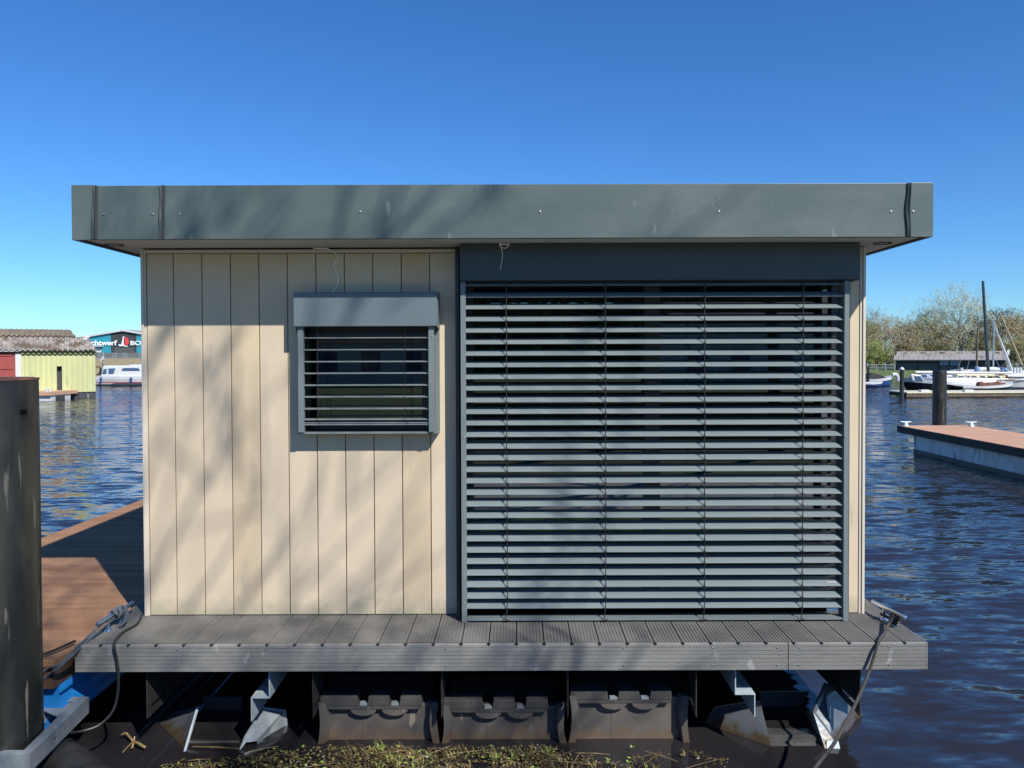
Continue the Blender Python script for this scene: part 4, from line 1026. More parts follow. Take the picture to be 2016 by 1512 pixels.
# fence / storage band in front of it and the reed bank
fy = 80.0
fn = thing('quay_fence', 'dark grey storage fence with pale panels in front of the boatyard', 'fence', (-45, fy, 1.5))
w = MB(); w.box(P(60, 700, fy).x, P(420, 700, fy).x, fy, fy + .2, 1.2, P(243, 694.5, fy).z); w.build('fence_wall', 'fence_grey', fn)
for px, wdx in ((196, 3), (225, 9), (246, 9), (276, 7)):
    w = MB(); a_, b_ = P(px - wdx * .5, 700, fy), P(px + wdx * .5, 700, fy); zt, zb2 = P(px, 695.5, fy).z, P(px, 704.5, fy).z
    w.box(a_.x, a_.x + .08, fy - .06, fy - .001, zb2, zt); w.box(b_.x - .08, b_.x, fy - .06, fy - .001, zb2, zt); w.box(a_.x + .08, b_.x - .08, fy - .06, fy - .001, zt - .08, zt)
    if wdx > 5:
        for q in range(1, 4): w.box(a_.x + (b_.x - a_.x) * q / 4 - .03, a_.x + (b_.x - a_.x) * q / 4 + .03, fy - .05, fy - .001, zb2, zt - .081)
    w.build('panel', 'mast_alu', fn)
w = MB(); za = P(243, 707, 66).z; xa, xb = -140, P(420, 700, 66).x
w.add([(xa, 65.6, -.3), (xb, 65.6, -.3), (xb, 66.4, za), (xa, 66.4, za), (xb, 74, za + .1), (xa, 74, za + .1)], [(0, 1, 2, 3), (3, 2, 4, 5)])
tag(w.build('reed_bank', 'quay_reed'), kind='structure')
lp = thing('street_lamp', 'thin grey lamp post with a white lamp above the moored cruiser', 'lamp', (-36, 63.5, 0))
w = MB(); q = P(203.5, 700, 65); w.tube([(q.x, 65, .5), (q.x, 65, P(203, 694, 65).z)], .06, 8); w.build('pole', 'mast_alu', lp)
w = MB(); w.obox(P(201, 708, 64.9), (.12, 0, .05), (0, .08, 0), (-.02, 0, .06)); w.obox(P(202.5, 704.5, 64.9), (.07, 0, .03), (0, .08, 0), (-.02, 0, .09)); w.build('lamp_head', 'white_paint', lp)

# ------------------------------------------------------------------ boats
def hull(mb, x0, x1, yc, beam, zs, bow, mi=0, mi2=1, stern=.75, sheer=.45, rake=.6):
    """x0 = stern, x1 = bow; lofted sections; upper band gets mi2"""
    n = 14; rows = []
    for i in range(n + 1):
        q = i / n; x = x0 + (x1 - x0) * q
        b_ = beam / 2 * (stern + (1 - stern) * min(1, q * 3)) * (1 - max(0, (q - .5) / .5) ** 2.2) ** .8 + .02
        top = zs * (1 + sheer * max(0, q - .35) ** 1.6 * 2); dx = (x1 - x0) * 0
        k = math.copysign(rake, x1 - x0) * max(0, (q - .8) / .2)
        rows.append([(x - k * .9, yc - b_ * .55, -.25), (x - k * .35, yc - b_ * .93, .12), (x, yc - b_, top * .72), (x + k * .08, yc - b_, top), (x + k * .08, yc + b_, top), (x, yc + b_, top * .72), (x - k * .35, yc + b_ * .93, .12), (x - k * .9, yc + b_ * .55, -.25)])
    for i in range(n):
        a, c = rows[i], rows[i + 1]
        for j in range(8):
            j2 = (j + 1) % 8; m_ = mi2 if j in (2, 3, 4) else mi
            mb.add([a[j], a[j2], c[j2], c[j]], [(0, 1, 2, 3)], m_)
    mb.add(rows[0], [tuple(range(8))], mi); mb.add(rows[-1], [tuple(range(8))], mi)
def cabin(mb, x0, x1, yc, wd_, z0, z1, s0=.2, s1=.4, ins=.12):
    mb.loft([[(x0, yc - wd_ / 2, z0), (x1, yc - wd_ / 2, z0), (x1, yc + wd_ / 2, z0), (x0, yc + wd_ / 2, z0)],
             [(x0 + s0 * .9, yc - wd_ / 2 + ins * .8, z0 + (z1 - z0) * .88), (x1 - s1 * .9, yc - wd_ / 2 + ins * .8, z0 + (z1 - z0) * .88), (x1 - s1 * .9, yc + wd_ / 2 - ins * .8, z0 + (z1 - z0) * .88), (x0 + s0 * .9, yc + wd_ / 2 - ins * .8, z0 + (z1 - z0) * .88)],
             [(x0 + s0 * 1.5, yc - wd_ / 2 + ins * 2, z1), (x1 - s1 * 1.5, yc - wd_ / 2 + ins * 2, z1), (x1 - s1 * 1.5, yc + wd_ / 2 - ins * 2, z1), (x0 + s0 * 1.5, yc + wd_ / 2 - ins * 2, z1)]])
# white cabin cruiser behind the shed (left)
YC = 58.0
cr = thing('cabin_cruiser', 'white cabin cruiser with a thin red waterline moored below the brown bank', 'motor boat', (P(240, 750, YC).x, YC, 0))
def XP(px, py, Y): return P(px, py, Y).x
def ZP(px, py, Y): return P(px, py, Y).z
w = MB(); hull(w, XP(182, 750, YC), XP(335, 750, YC), YC + 1.3, 2.7, ZP(240, 741, YC) , 1, 0, 0, sheer=.15); w.build('hull', 'white_paint', cr, smooth=True)
w = MB(); w.box(XP(190, 750, YC), XP(296, 750, YC), YC - .07, YC - .02, ZP(240, 754, YC), ZP(240, 752, YC)); w.build('waterline_stripe', 'shed_red', cr)
w = MB(); cabin(w, XP(197, 740, YC), XP(285, 740, YC), YC + 1.3, 2.3, ZP(240, 741, YC), ZP(240, 720, YC), .12, .5, .10)
w.box(XP(245, 720, YC), XP(272, 720, YC), YC + .7, YC + 1.9, ZP(250, 720.5, YC), ZP(250, 718, YC)); w.build('cabin', 'white_paint', cr, smooth=False)
for pts in (((239, 729), (242.5, 724.5), (271, 724.5), (275, 729)), ((201, 736), (203.5, 727), (209.5, 726), (209.5, 736)), ((213.5, 736), (213.5, 725.5), (226.5, 725), (223, 736))):
    w = MB(); w.extrude([P(x, y, YC + .14 + .0) for x, y in pts], (0, .14, 0)); w.build('window', 'window_glass', cr)
w = MB(); w.box(XP(190, 737, YC), XP(197, 737, YC), YC + .9, YC + 1.6, ZP(193, 737, YC), ZP(193, 724, YC)); w.build('cockpit_tent', 'white_paint', cr)
w = MB()
w.tube([P(189, 722.5, YC + .3), P(196, 722, YC + .3), P(197.5, 728, YC + .3), P(196, 737, YC + .3), P(190, 738, YC + .3)], .045, 6); w.tube([P(202.5, 722, YC + .9), P(202, 715, YC + .9)], .03, 6); w.build('rail', 'cable_black', cr)
for px in (198.5, 258):
    w = MB(); w.tube([P(px, 743, YC - .15), P(px, 754, YC - .15)], .09, 8); w.build('fender', 'boat_blue', cr)

# small open boats at the far right shore
for i, (pa_, pb_, yy, lab) in enumerate(((1704, 1768, 52, 'small white boat under a black cover beside the thin post'), (1700, 1748, 50, 'low white dinghy in front of the covered boat'))):
    b = thing('open_boat', lab, 'boat', (XP((pa_ + pb_) / 2, 750, yy), yy, 0), 'small boats at the far shore')
    w = MB(); hull(w, XP(pa_, 750, yy), XP(pb_, 750, yy), yy + .8, 1.6, .52 - .2 * i, 1, 1, 0, rake=.3); w.build('hull', ['white_paint', 'boat_blue'], b, smooth=True)
    w = MB()
    if i == 0: w.loft([[(XP(1712, 740, yy), yy + .2, .5), (XP(1756, 740, yy), yy + .2, .5), (XP(1756, 740, yy), yy + 1.4, .5), (XP(1712, 740, yy), yy + 1.4, .5)], [(XP(1722, 740, yy), yy + .5, .95), (XP(1742, 740, yy), yy + .6, .8), (XP(1742, 740, yy), yy + 1.1, .8), (XP(1722, 740, yy), yy + 1.1, .95)]]); w.build('cover', 'canvas_black', b)
    else: w.box(XP(1706, 745, yy), XP(1740, 745, yy), yy + .2, yy + 1.3, .30, .36); w.build('thwart', 'white_paint', b)
ob = thing('outboard_boat', 'small white boat bow rising beside the capped post', 'boat', (XP(1763, 745, 51), 51, 0), 'small boats at the far shore')
w = MB(); w.tube(smooth_path([P(1757, 738, 51), P(1763, 737, 51), P(1767, 742, 51), P(1768, 750, 51)], 4), [.12] * 13, 8); w.build('hull', 'white_paint', ob, smooth=True)

def yacht(label, xa, xb, yy, hs, hm, masts=(), group=None, name='sailing_yacht', cat='sailing boat', z_top=None, cabs=(), beam=2.6, rake=.7):
    b = thing(name, label, cat, (XP((xa + xb) / 2, 755, yy), yy, 0), group)
    w = MB(); hull(w, XP(xa, 755, yy), XP(xb, 755, yy), yy + beam / 2, beam, hs, 1, 0, 1, rake=rake); w.build('hull', hm, b, smooth=True)
    for (c0_, c1_, zt_, mt_) in cabs:
        w = MB(); cabin(w, XP(min(c0_, c1_), 750, yy), XP(max(c0_, c1_), 750, yy), yy + beam / 2, beam * .68, hs * .93, zt_, .15, .25, .12); w.build('cabin', mt_, b)
    for (mx0, my0, mx1, my1, r_, mt_, dy) in masts:
        w = MB(); a_, c_ = P(mx0, my0, yy + beam / 2), P(mx1, my1, yy + beam / 2); w.tube([a_, (a_ + c_) / 2, c_], [r_ * .8, r_, r_ * 1.05], 10); m_ = w.build('mast', mt_, b, smooth=True)
        if r_ > .1:
            w = MB(); w.tube([a_ + Vector((-.22, 0, -.06)), a_ + Vector((.22, 0, .0))], .035, 6); w.tube([a_, a_ + Vector((0, 0, .22))], .015, 5); w.build('masthead', mt_, m_)
    return b
H0 = lambda py, yy: ZP(1900, py, yy)
# black hulled cruiser nearest the jetty; bow to the left
b1 = yacht('black-hulled cruiser with a white deckhouse, bow left, right behind the jetty', 1990, 1797, 43.5, H0(753, 43.5) , ['boat_black', 'white_paint'], name='motor_cruiser', cat='motor boat', cabs=((1845, 1975, H0(745, 43.5), 'white_paint'),), rake=.9)
w = MB(); yy = 44.0
w.tube([P(1798, 749, yy), P(1794, 738, yy)], .09, 8); w.tube([P(1794, 738, yy), P(1812, 740, yy)], .06, 8); w.tube([P(1812, 740, yy), P(1818, 750, yy)], .05, 8); w.build('windscreen_frame', 'white_paint', b1)
for pts in (((1894, 758), (1900, 752.5), (1916, 752.5), (1922, 758)), ((1867, 755.5), (1869, 753.8), (1881, 753.8), (1883, 755.5), (1881, 757.2), (1869, 757.2))):
    w = MB(); w.extrude([P(x, y, 43.5 + .34) for x, y in pts], (0, .3, 0)); w.build('window', 'window_glass', b1)
# low barge-like hull with brown cover
b2 = yacht('low wooden boat with a crumpled brown cover between jetty and yachts', 1900, 2012, 42.2, .42, ['boat_black', 'white_paint'], name='wooden_boat', cat='boat', beam=1.6)
w = MB(); rr = random.Random(5); pts = []
for i in range(9): pts.append(P(1925 + i * 6.5, 757.5 + rr.uniform(-1.5, 1.0), 42.7))
w.tube(pts, [.12 + .1 * rr.random() for _ in pts], 8); w.build('cover', 'canvas_brown', b2)
b3 = yacht('cream-decked yacht carrying the tall dark mast', 1860, 2005, 46.5, .66, ['white_paint', 'cream_paint'], masts=((1935, 553, 1947, 752, .095, 'mast_dark', 0),), cabs=((1890, 1975, 1.02, 'cream_paint'),))
b4 = yacht('white yacht with a blue-tipped furled sail on its boom', 1825, 1985, 49.5, .72, ['white_paint', 'white_paint'], masts=((1926, 625, 1922, 745, .06, 'timber_brown', 0),), cabs=((1850, 1960, 1.10, 'white_paint'),))
w = MB(); w.tube(smooth_path([P(1925, 728, 50), P(1940, 727, 50), P(1965, 727, 50), P(1982, 729, 50)], 5), [.17 - .003 * i for i in range(16)], 10); w.build('furled_sail', 'white_paint', b4, smooth=True)
w = MB(); w.tube([P(1923, 722, 49.9), P(1925, 730, 49.9)], [.12, .22], 8); w.tube([P(1971, 727.5, 49.9), P(1984, 729.5, 49.9)], [.18, .12], 8); w.build('sail_cover', 'sail_cover', b4, smooth=True)
b5 = yacht('white yacht with a thin pale mast behind the boom', 1870, 2040, 53, .74, ['white_paint', 'white_paint'], masts=((1957, 626, 1955, 735, .06, 'mast_alu', 0),), cabs=((1900, 2000, 1.12, 'white_paint'),))
b6 = yacht('grey-white yacht at the right edge with a lowered wooden mast', 1955, 2110, 47.8, .66, ['white_paint', 'white_paint'], masts=((1968, 616, 2012, 718, .055, 'spar_wood', 0),), cabs=((1975, 2080, 1.0, 'white_paint'),))
b7 = yacht('white sloop with a mast leaning to the left at the right edge', 1940, 2090, 51.2, .70, ['boat_blue', 'white_paint'], masts=((1959, 644, 1994, 733, .075, 'white_paint', 0),), cabs=((1965, 2060, 1.06, 'white_paint'),))
b8 = yacht('low white motor boat with an open cockpit behind the black-hulled cruiser', 1842, 1925, 46.0, .66, ['white_paint', 'white_paint'], name='motor_boat', cat='motor boat', cabs=((1842, 1890, .98, 'white_paint'),))
w = MB(); yy = 46.5
for q in ((1824, 738, 1829, 748), (1824, 738, 1836, 745)): w.tube([P(q[0], q[1], yy), P(q[2], q[3], yy)], .05, 6)
w.tube([P(1802, 732.5, yy), P(1845, 733, yy), P(1990, 734.5, yy)], .07, 8); w.build('boom', 'white_paint', b8)
for b_, xs_ in ((b5, (1893, 1997)), (b6, (2003, 2009))):
    for px in xs_:
        w = MB(); w.tube([P(px, 724, 50), P(px, 734, 50)], [.10, .07], 8); w.build('ventilator', 'white_paint', b_)
# portholes, toe rails, deck clutter on the yachts
rr = random.Random(17)
for b_, xs_, yy, pyc in ((b3, (1893, 1905, 1918, 1935, 1950, 1962), 46.5 + .42, 742), (b4, (1855, 1868, 1881, 1896, 1912, 1930), 49.5 + .42, 739), (b5, (1908, 1926, 1944, 1962, 1980), 53 + .42, 737), (b6, (1980, 1992, 2004, 2014), 47.8 + .42, 743), (b7, (1970, 1985, 2000, 2012), 51.2 + .42, 740), (b8, (1848, 1860, 1872), 46 + .42, 743)):
    for px in xs_:
        w = MB(); a_ = P(px, pyc, yy - .12); w.box(a_.x - .14, a_.x + .14, yy - .14, yy - .02, a_.z - .05, a_.z + .05); w.build('porthole', 'grey_clad', b_)
for b_, xa, xb, yy, py in ((b3, 1864, 1998, 46.45, 747.5), (b4, 1832, 1978, 49.45, 744), (b5, 1880, 2016, 52.95, 741.5), (b6, 1962, 2030, 47.75, 748.5), (b7, 1950, 2030, 51.15, 745)):
    w = MB(); a_, c_ = P(xa, py, yy), P(xb, py + .4, yy); w.tube([a_, (a_ + c_) / 2 - Vector((0, 0, .03)), c_], .028, 6); w.build('rubbing_strake', 'timber_brown', b_)
for b_, xa, xb, yy, py, hh in ((b1, 1860, 1985, 43.6, 751, 5), (b3, 1870, 1990, 46.6, 744, 5), (b4, 1840, 1975, 49.6, 740, 4.5), (b6, 1962, 2014, 47.9, 744, 5)):
    n = int((xb - xa) / 14)
    for i in range(n + 1):
        w = MB(); px = xa + (xb - xa) * i / n; w.tube([P(px, py, yy), P(px, py - hh, yy)], .018, 5); w.build('stanchion', 'mast_alu', b_)
    w = MB(); w.tube([P(xa, py - hh, yy), P(xb, py - hh, yy)], .012, 5); w.build('guard_wire', 'mast_alu', b_)
for b_, yy, items in ((b4, 50.6, ((1857, 735, 'boat_blue'), (1888, 733, 'grey_clad'), (1903, 735, 'canvas_brown'))), (b5, 54, ((1966, 733, 'canvas_brown'), (1983, 734, 'boat_blue'))), (b7, 52, ((1990, 737, 'canvas_brown'), (2004, 736, 'grey_clad'))), (b3, 47.6, ((1884, 741, 'grey_clad'), (1972, 742, 'canvas_brown')))):
    for px, py, mt_ in items:
        w = MB(); c_ = P(px, py, yy); w.tube([c_ + Vector((-.35, 0, -.1)), c_ + Vector((-.1, 0, .06)), c_ + Vector((.3, 0, .02)), c_ + Vector((.45, 0, -.08))], [.05, .13, .12, .05], 8); w.build('deck_cover', mt_, b_, smooth=True)
# fine rigging for the tall masts
for b_, (mx, my), ends in ((b3, (1936, 556), ((1880, 748), (1990, 748))), (b4, (1926, 628), ((1900, 745), (1975, 740))), (b5, (1957, 628), ((1935, 742), (1992, 742)))):
    w = MB(); 
    for ex, ey in ends: w.tube([P(mx, my, 48), P(ex, ey, 48)], .010, 4)
    w.build('stay', 'mast_alu', b_)

# ------------------------------------------------------------------ boathouse (right)
YH = 71.0; FRAME = (XP(1764, 710, 71.0), 71.0, R(-29))
bh = thing('boathouse', 'long low black timber boathouse with a grey-brown sheet roof', 'boathouse', (XP(1870, 735, YH), YH, .7))
hx0, hx1 = XP(1764, 710, YH), XP(1981, 710, YH); hz1 = ZP(1870, 708, YH); hz0 = .6
w = MB(); w.box(hx0, hx1, YH, YH + 5, hz0, hz1); w.build('wall', 'timber_black', bh)
for pa_, pb_ in ((1766, 1805), (1808, 1845), (1852, 1922)):
    w = MB(); w.box(XP(pa_, 720, YH - .05), XP(pb_, 720, YH - .05), YH - .05, YH - .003, hz0, ZP(1800, 715.5 if pa_ < 1850 else 719.5, YH - .05)); w.build('door', 'timber_green', bh)
for pa_, pb_ in ((1850.5, 1867), (1871, 1888)):
    f_ = MB(); a_, b_ = XP(pa_, 715, YH), XP(pb_, 715, YH); z1_, z0_ = ZP(1860, 710, YH), ZP(1860, 718.5, YH)
    f_.box(a_, b_, YH - .08, YH - .051, z1_ - .06, z1_); f_.box(a_, b_, YH - .08, YH - .051, z0_, z0_ + .06); f_.box(a_, a_ + .06, YH - .08, YH - .051, z0_ + .06, z1_ - .06); f_.box(b_ - .06, b_, YH - .08, YH - .051, z0_ + .06, z1_ - .06); o = f_.build('window', 'mast_alu', bh)
    g_ = MB(); g_.extrude([(a_ + .05, YH - .06, z0_ + .05), (b_ - .05, YH - .06, z0_ + .05), (b_ - .05, YH - .045, z1_ - .05), (a_ + .05, YH - .045, z1_ - .05)], (0, .02, 0)); g_.build('pane', 'sky_tint_glass', o)
e_ = (YH - .4, ZP(1870, 708, YH - .4)); r_ = (YH + 2.6, ZP(1870, 692, YH + 2.6))
w = MB()
n = 22; rr = random.Random(9)
for i in range(n):
    a_, b_ = hx0 - .2 + (hx1 - hx0 + .4) * i / n, hx0 - .2 + (hx1 - hx0 + .4) * (i + 1) / n - .02
    for j in range(2):
        t0_, t1_ = j * .5, j * .5 + .5; lz = .02 + .03 * (1 - j) * 0 + rr.uniform(0, .03); sh = .18
        x0_, x1_ = a_ + sh * (t0_ * 2) , b_ + sh * (t0_ * 2)
        y0_, y1_ = e_[0] + (r_[0] - e_[0]) * t0_, e_[0] + (r_[0] - e_[0]) * t1_; z0_, z1_ = e_[1] + (r_[1] - e_[1]) * t0_ + lz, e_[1] + (r_[1] - e_[1]) * t1_ + lz
        w.extrude([(x0_, y0_, z0_), (x1_, y0_, z0_), (x1_, y1_, z1_), (x0_, y1_, z1_)], (0, 0, -.05))
w.extrude([(hx0 - .1, r_[0], r_[1]), (hx1 + .1, r_[0], r_[1]), (hx1 + .1, YH + 5.6, e_[1]), (hx0 - .1, YH + 5.6, e_[1])], (0, 0, -.05))
w.build('roof', 'fibre_roof', bh)
for px in (1780, 1816, 1852, 1888, 1917, 1960):
    w = MB(); q = (YH + 1.9); w.box(XP(px, 695, q), XP(px + 8, 695, q), q - .25, q + .5, ZP(px, 697, q), ZP(px, 693.5, q) + .02); w.build('roof_light', 'shed_roof', bh)
w = MB(); w.tube([(hx0 - .2, YH - .45, e_[1] - .03), (hx1 + .2, YH - .45, e_[1] - .03)], .06, 8); w.build('gutter', 'mast_alu', bh)
FRAME = None
fl = thing('site_light', 'white double floodlight on a pole beside the boathouse', 'floodlight', (XP(1984, 700, 68), 68, 0))
w = MB(); w.tube([(XP(1981, 700, 68), 68, .6), (XP(1981, 700, 68), 68, ZP(1981, 690, 68))], .05, 8); w.build('pole', 'timber_brown', fl)
w = MB(); w.obox(P(1984, 692, 68), (.12, 0, .05), (0, .1, 0), (0, 0, .12)); w.obox(P(1984, 697, 68), (.10, 0, .03), (0, .1, 0), (0, 0, .10)); w.build('lamp_head', 'white_paint', fl)
# chain-link fences left and right of the boathouse
for (xa_, xb_, lab) in ((1690, 1762, 'pale wire fence left of the boathouse'), (1984, 2070, 'pale wire fence right of the boathouse')):
    fe = thing('wire_fence', lab, 'fence', (XP(xa_, 730, 70), 70, .7), 'wire fences on the far shore'); k = 0
    a_, b_ = XP(xa_, 720, 70), XP(xb_, 720, 70); zt, zb2 = ZP(1850, 717, 70), .7; x = a_
    while x < b_:
        w = MB(); w.box(x - .035, x + .035, 69.97, 70.03, zb2, zt + (.15 if k % 2 else 0)); w.build('post', 'mast_alu', fe); x += .85; k += 1
    w = MB(); w.box(a_, b_, 69.99, 70.01, zt - .04, zt); w.box(a_, b_, 69.99, 70.01, (zt + zb2) / 2 - .02, (zt + zb2) / 2 + .01)
    x = a_
    while x < b_: w.box(x, x + .012, 69.995, 70.005, zb2, zt - .04); x += .21
    w.build('mesh', 'mast_alu', fe)

# ------------------------------------------------------------------ trees
def make_tree(seed, H, spread, mats, leaf_n, leaf_size, crown_low=.25, depth=5, twig_r=.028, dense=1.0, shape=1.0, upright=.35, r0=None, leafless=False, droop=0.0):
    rr = random.Random(seed); T = MB(); C = MB(); tips = []
    def grow(p, d, L, r_, lv):
        n = 3; pts = [p]; q = p; dd = d.copy()
        for i in range(n):
            dd = (dd + Vector((rr.uniform(-1, 1), rr.uniform(-1, 1), rr.uniform(-.5, 1) * upright)) * .17).normalized(); q = q + dd * (L / n); pts.append(q)
        rs = [r_ * (1 - .45 * i / n) for i in range(n + 1)]
        tgt = T if lv <= 1 else C
        tgt.tube(pts, rs, 7 if lv == 0 else (5 if lv == 1 else 3), 0 if lv <= 1 else 0, caps=False)
        if lv >= 2: tips.extend(pts[1:])
        if lv >= depth: return
        k = 4 if lv < 2 else 3
        for j in range(k):
            i = rr.randint(1, n) if j else n
            az = rr.uniform(0, 2 * math.pi); sp_ = rr.uniform(.45, .95) * (1.0 if lv else 1.0)
            o = dd.orthogonal().normalized(); o = Matrix.Rotation(az, 3, dd) @ o
            nd = (dd * math.cos(sp_) + o * math.sin(sp_) + Vector((0, 0, upright * .5 - droop))).normalized()
            grow(pts[i], nd, L * rr.uniform(.58, .80), rs[i] * rr.uniform(.5, .68) if lv < depth - 1 else max(twig_r * .5, rs[i] * .5), lv + 1)
    r_t = r0 or H * .018
    # trunk with a leader
    z = 0; p = Vector((0, 0, 0)); d = Vector((rr.uniform(-.04, .04), rr.uniform(-.04, .04), 1)); trunk = [p]; rad = [r_t * 1.2]; nseg = 9
    for i in range(nseg):
        d = (d + Vector((rr.uniform(-.07, .07), rr.uniform(-.07, .07), 0))).normalized(); p = p + d * (H * .88 / nseg); trunk.append(p); rad.append(r_t * (1 - .85 * (i + 1) / nseg))
    T.tube(trunk, rad, 8)
    nl = int(15 * dense)
    for i in range(nl):
        q = crown_low + (1 - crown_low) * (i + rr.random() * .6) / nl; idx = min(nseg - 1, int(q * nseg)); fr = q * nseg - idx; b_ = trunk[idx].lerp(trunk[idx + 1], min(1, fr))
        az = i * 2.4 + rr.uniform(-.5, .5); e = .25 + .75 * q * .9
        prof = math.sin(math.pi * min(1, .22 + (1 - q) * .78 / (1 - crown_low * .5)) ** shape) * .8 + .25
        L = spread * prof * rr.uniform(.42, .62)
        grow(b_, Vector((math.cos(az) * math.cos(e), math.sin(az) * math.cos(e), math.sin(e) - droop)).normalized(), L, max(r_t * .5 * (1 - q * .6), twig_r), 1)
    for k in range(leaf_n):
        t_ = rr.choice(tips); c = t_ + Vector((rr.gauss(0, 1), rr.gauss(0, 1), rr.gauss(0, 1))) * leaf_size * .9
        s_ = leaf_size * rr.uniform(.4, 1.1); a = Vector((rr.uniform(-1, 1), rr.uniform(-1, 1), rr.uniform(-1, 1))).normalized(); b_ = a.orthogonal().normalized() * s_ * rr.uniform(.25, .6)
        a = a * s_; C.add([c - a, c + b_, c + a, c - b_], [(0, 1, 2, 3)], 1 if rr.random() < .72 else 2)
    return T, C, mats
TREES = {}
def tree_kind(key, *a, **k):
    T, C, mats = make_tree(*a, **k); TREES[key] = (T, C, mats)
tree_kind('olive', 11, 8.5, 4.6, ('bark_brown', 'twig_grey', 'leaf_olive', 'leaf_brown'), 5200, .20, crown_low=.12, depth=4, twig_r=.022, dense=1.3)
tree_kind('brown', 12, 8.2, 4.0, ('bark_brown', 'twig_brown', 'leaf_brown', 'leaf_olive'), 4200, .18, crown_low=.15, depth=4, twig_r=.022, dense=1.3)
tree_kind('grey', 13, 9.0, 4.4, ('bark_brown', 'twig_grey', 'leaf_grey', 'leaf_brown'), 2400, .14, crown_low=.22, depth=4, twig_r=.022, dense=1.4, upright=.6)
tree_kind('pale', 14, 12.0, 8.8, ('bark_pale', 'twig_pale', 'leaf_pale', 'leaf_grey'), 17000, .165, crown_low=.20, depth=5, twig_r=.028, dense=1.45, r0=.36, upright=.3)
tree_kind('green', 15, 5.2, 3.2, ('bark_brown', 'twig_grey', 'leaf_green', 'leaf_olive'), 4000, .19, crown_low=.08, depth=4, twig_r=.02, dense=1.2)
tree_kind('conifer', 16, 8.5, 3.2, ('bark_brown', 'twig_brown', 'leaf_brown', 'leaf_brown'), 4600, .17, crown_low=.10, depth=4, twig_r=.022, dense=1.8, shape=.7, upright=.1)
proto = {}
def plant(key, px, top_py, Y, label, group='trees on the far shore', zb=.8, cat='tree', rot=0.0, ws=1.0):
    X = XP(px, 700, Y); want = ZP(px, top_py, Y) - zb; T, C, mats = TREES[key]
    if key not in proto:
        t_ = thing('bare_tree' if key != 'green' else 'shrub', label, cat, (0, 0, 0), group)
        a = T.build('trunk', [mats[0]], t_, smooth=True); b_ = C.build('crown', [mats[1], mats[2], mats[3]], t_)
        hh = sorted(v[2] for v in C.v)[int(len(C.v) * .988)]; proto[key] = (t_, a, b_, hh)
    else:
        t0_, a0_, b0_, hh = proto[key]; t_ = t0_.copy(); col.objects.link(t_)
        for ch in (a0_, b0_):
            c_ = ch.copy(); col.objects.link(c_); c_.parent = t_
        tag(t_, label, cat, group)
    s_ = want / proto[key][3]; t_.location = (X, Y, zb); t_.scale = (s_ * ws, s_ * ws, s_); t_.rotation_euler = (0, 0, rot); return t_
TL = [
 ('grey', 1716, 607, 88, 'grey bare tree rising highest at the left end of the far wood', 1.0, .85),
 ('olive', 1706, 632, 80, 'olive tree nearest the cabin corner on the far shore', 2.0, 1.0),
 ('conifer', 1745, 624, 82, 'reddish brown conical tree left of the boathouse', .4, 1.0),
 ('grey', 1768, 622, 92, 'thin grey bare tree behind the gap left of the boathouse roof', 2.6, .9),
 ('olive', 1806, 626, 83, 'olive green tree above the left third of the boathouse roof', .9, 1.05),
 ('grey', 1822, 610, 90, 'grey bare tree just left of the big pale tree', 4.2, .9),
 ('grey', 1846, 610, 93, 'grey bare tree partly behind the big pale tree', 5.2, .9),
 ('brown', 1852, 640, 84, 'low brown tree in front of the foot of the big pale tree', 1.7, 1.0),
 ('pale', 1896, 566, 86, 'tallest tree of the far shore, pale green with a whitish forked trunk', .3, 1.0),
 ('olive', 1930, 622, 92, 'olive tree right of the big pale tree behind the tall mast', 3.3, 1.0),
 ('brown', 1962, 610, 84, 'orange brown tree behind the leaning white mast', 4.0, 1.0),
 ('grey', 2008, 608, 92, 'grey-brown bare tree at the right edge of the picture', 3.0, .95),
 ('brown', 1998, 622, 82, 'brown tree right of the leaning masts', 5.4, 1.0),
 ('olive', 2035, 615, 86, 'olive tree just past the right edge of the boathouse fence', 1.1, 1.0),
 ('conifer', 1780, 640, 79, 'short brown conical tree at the left gable of the boathouse', 2.4, 1.0),
 ('brown', 1880, 645, 95, 'brown tree behind the trunk of the big pale tree', 2.9, 1.1),
 ('brown', 1690, 625, 90, 'brown tree half hidden behind the right wall of the cabin', .8, 1.0),
 ('olive', 1660, 620, 90, 'olive tree hidden behind the right wall of the cabin', 2.2, 1.0),
 ('brown', 2070, 618, 90, 'brown tree beyond the right picture edge', 1.9, 1.0),
]
for key, px, ty, Y, lab, rot, ws in TL: plant(key, px, ty, Y, lab, rot=rot, ws=ws)
for i, (px, ty, Y, lab) in enumerate(((1705, 672, 78, 'bright yellow-green bush nearest the cabin corner'), (1728, 690, 79, 'green bush above the pale wire fence left of the boathouse'), (1790, 672, 80, 'green bush rising behind the left end of the boathouse roof'), (1835, 675, 82, 'green bush behind the middle of the boathouse roof'), (1925, 660, 84, 'green bush behind the tall dark mast'), (1990, 668, 80, 'green bush behind the floodlight'), (2012, 672, 79, 'green bush at the right edge behind the wire fence'))):
    plant('green' if i in (0, 1) else 'olive', px, ty, Y, lab, 'bushes on the far shore', cat='bush', rot=i * 1.3, ws=1.5)

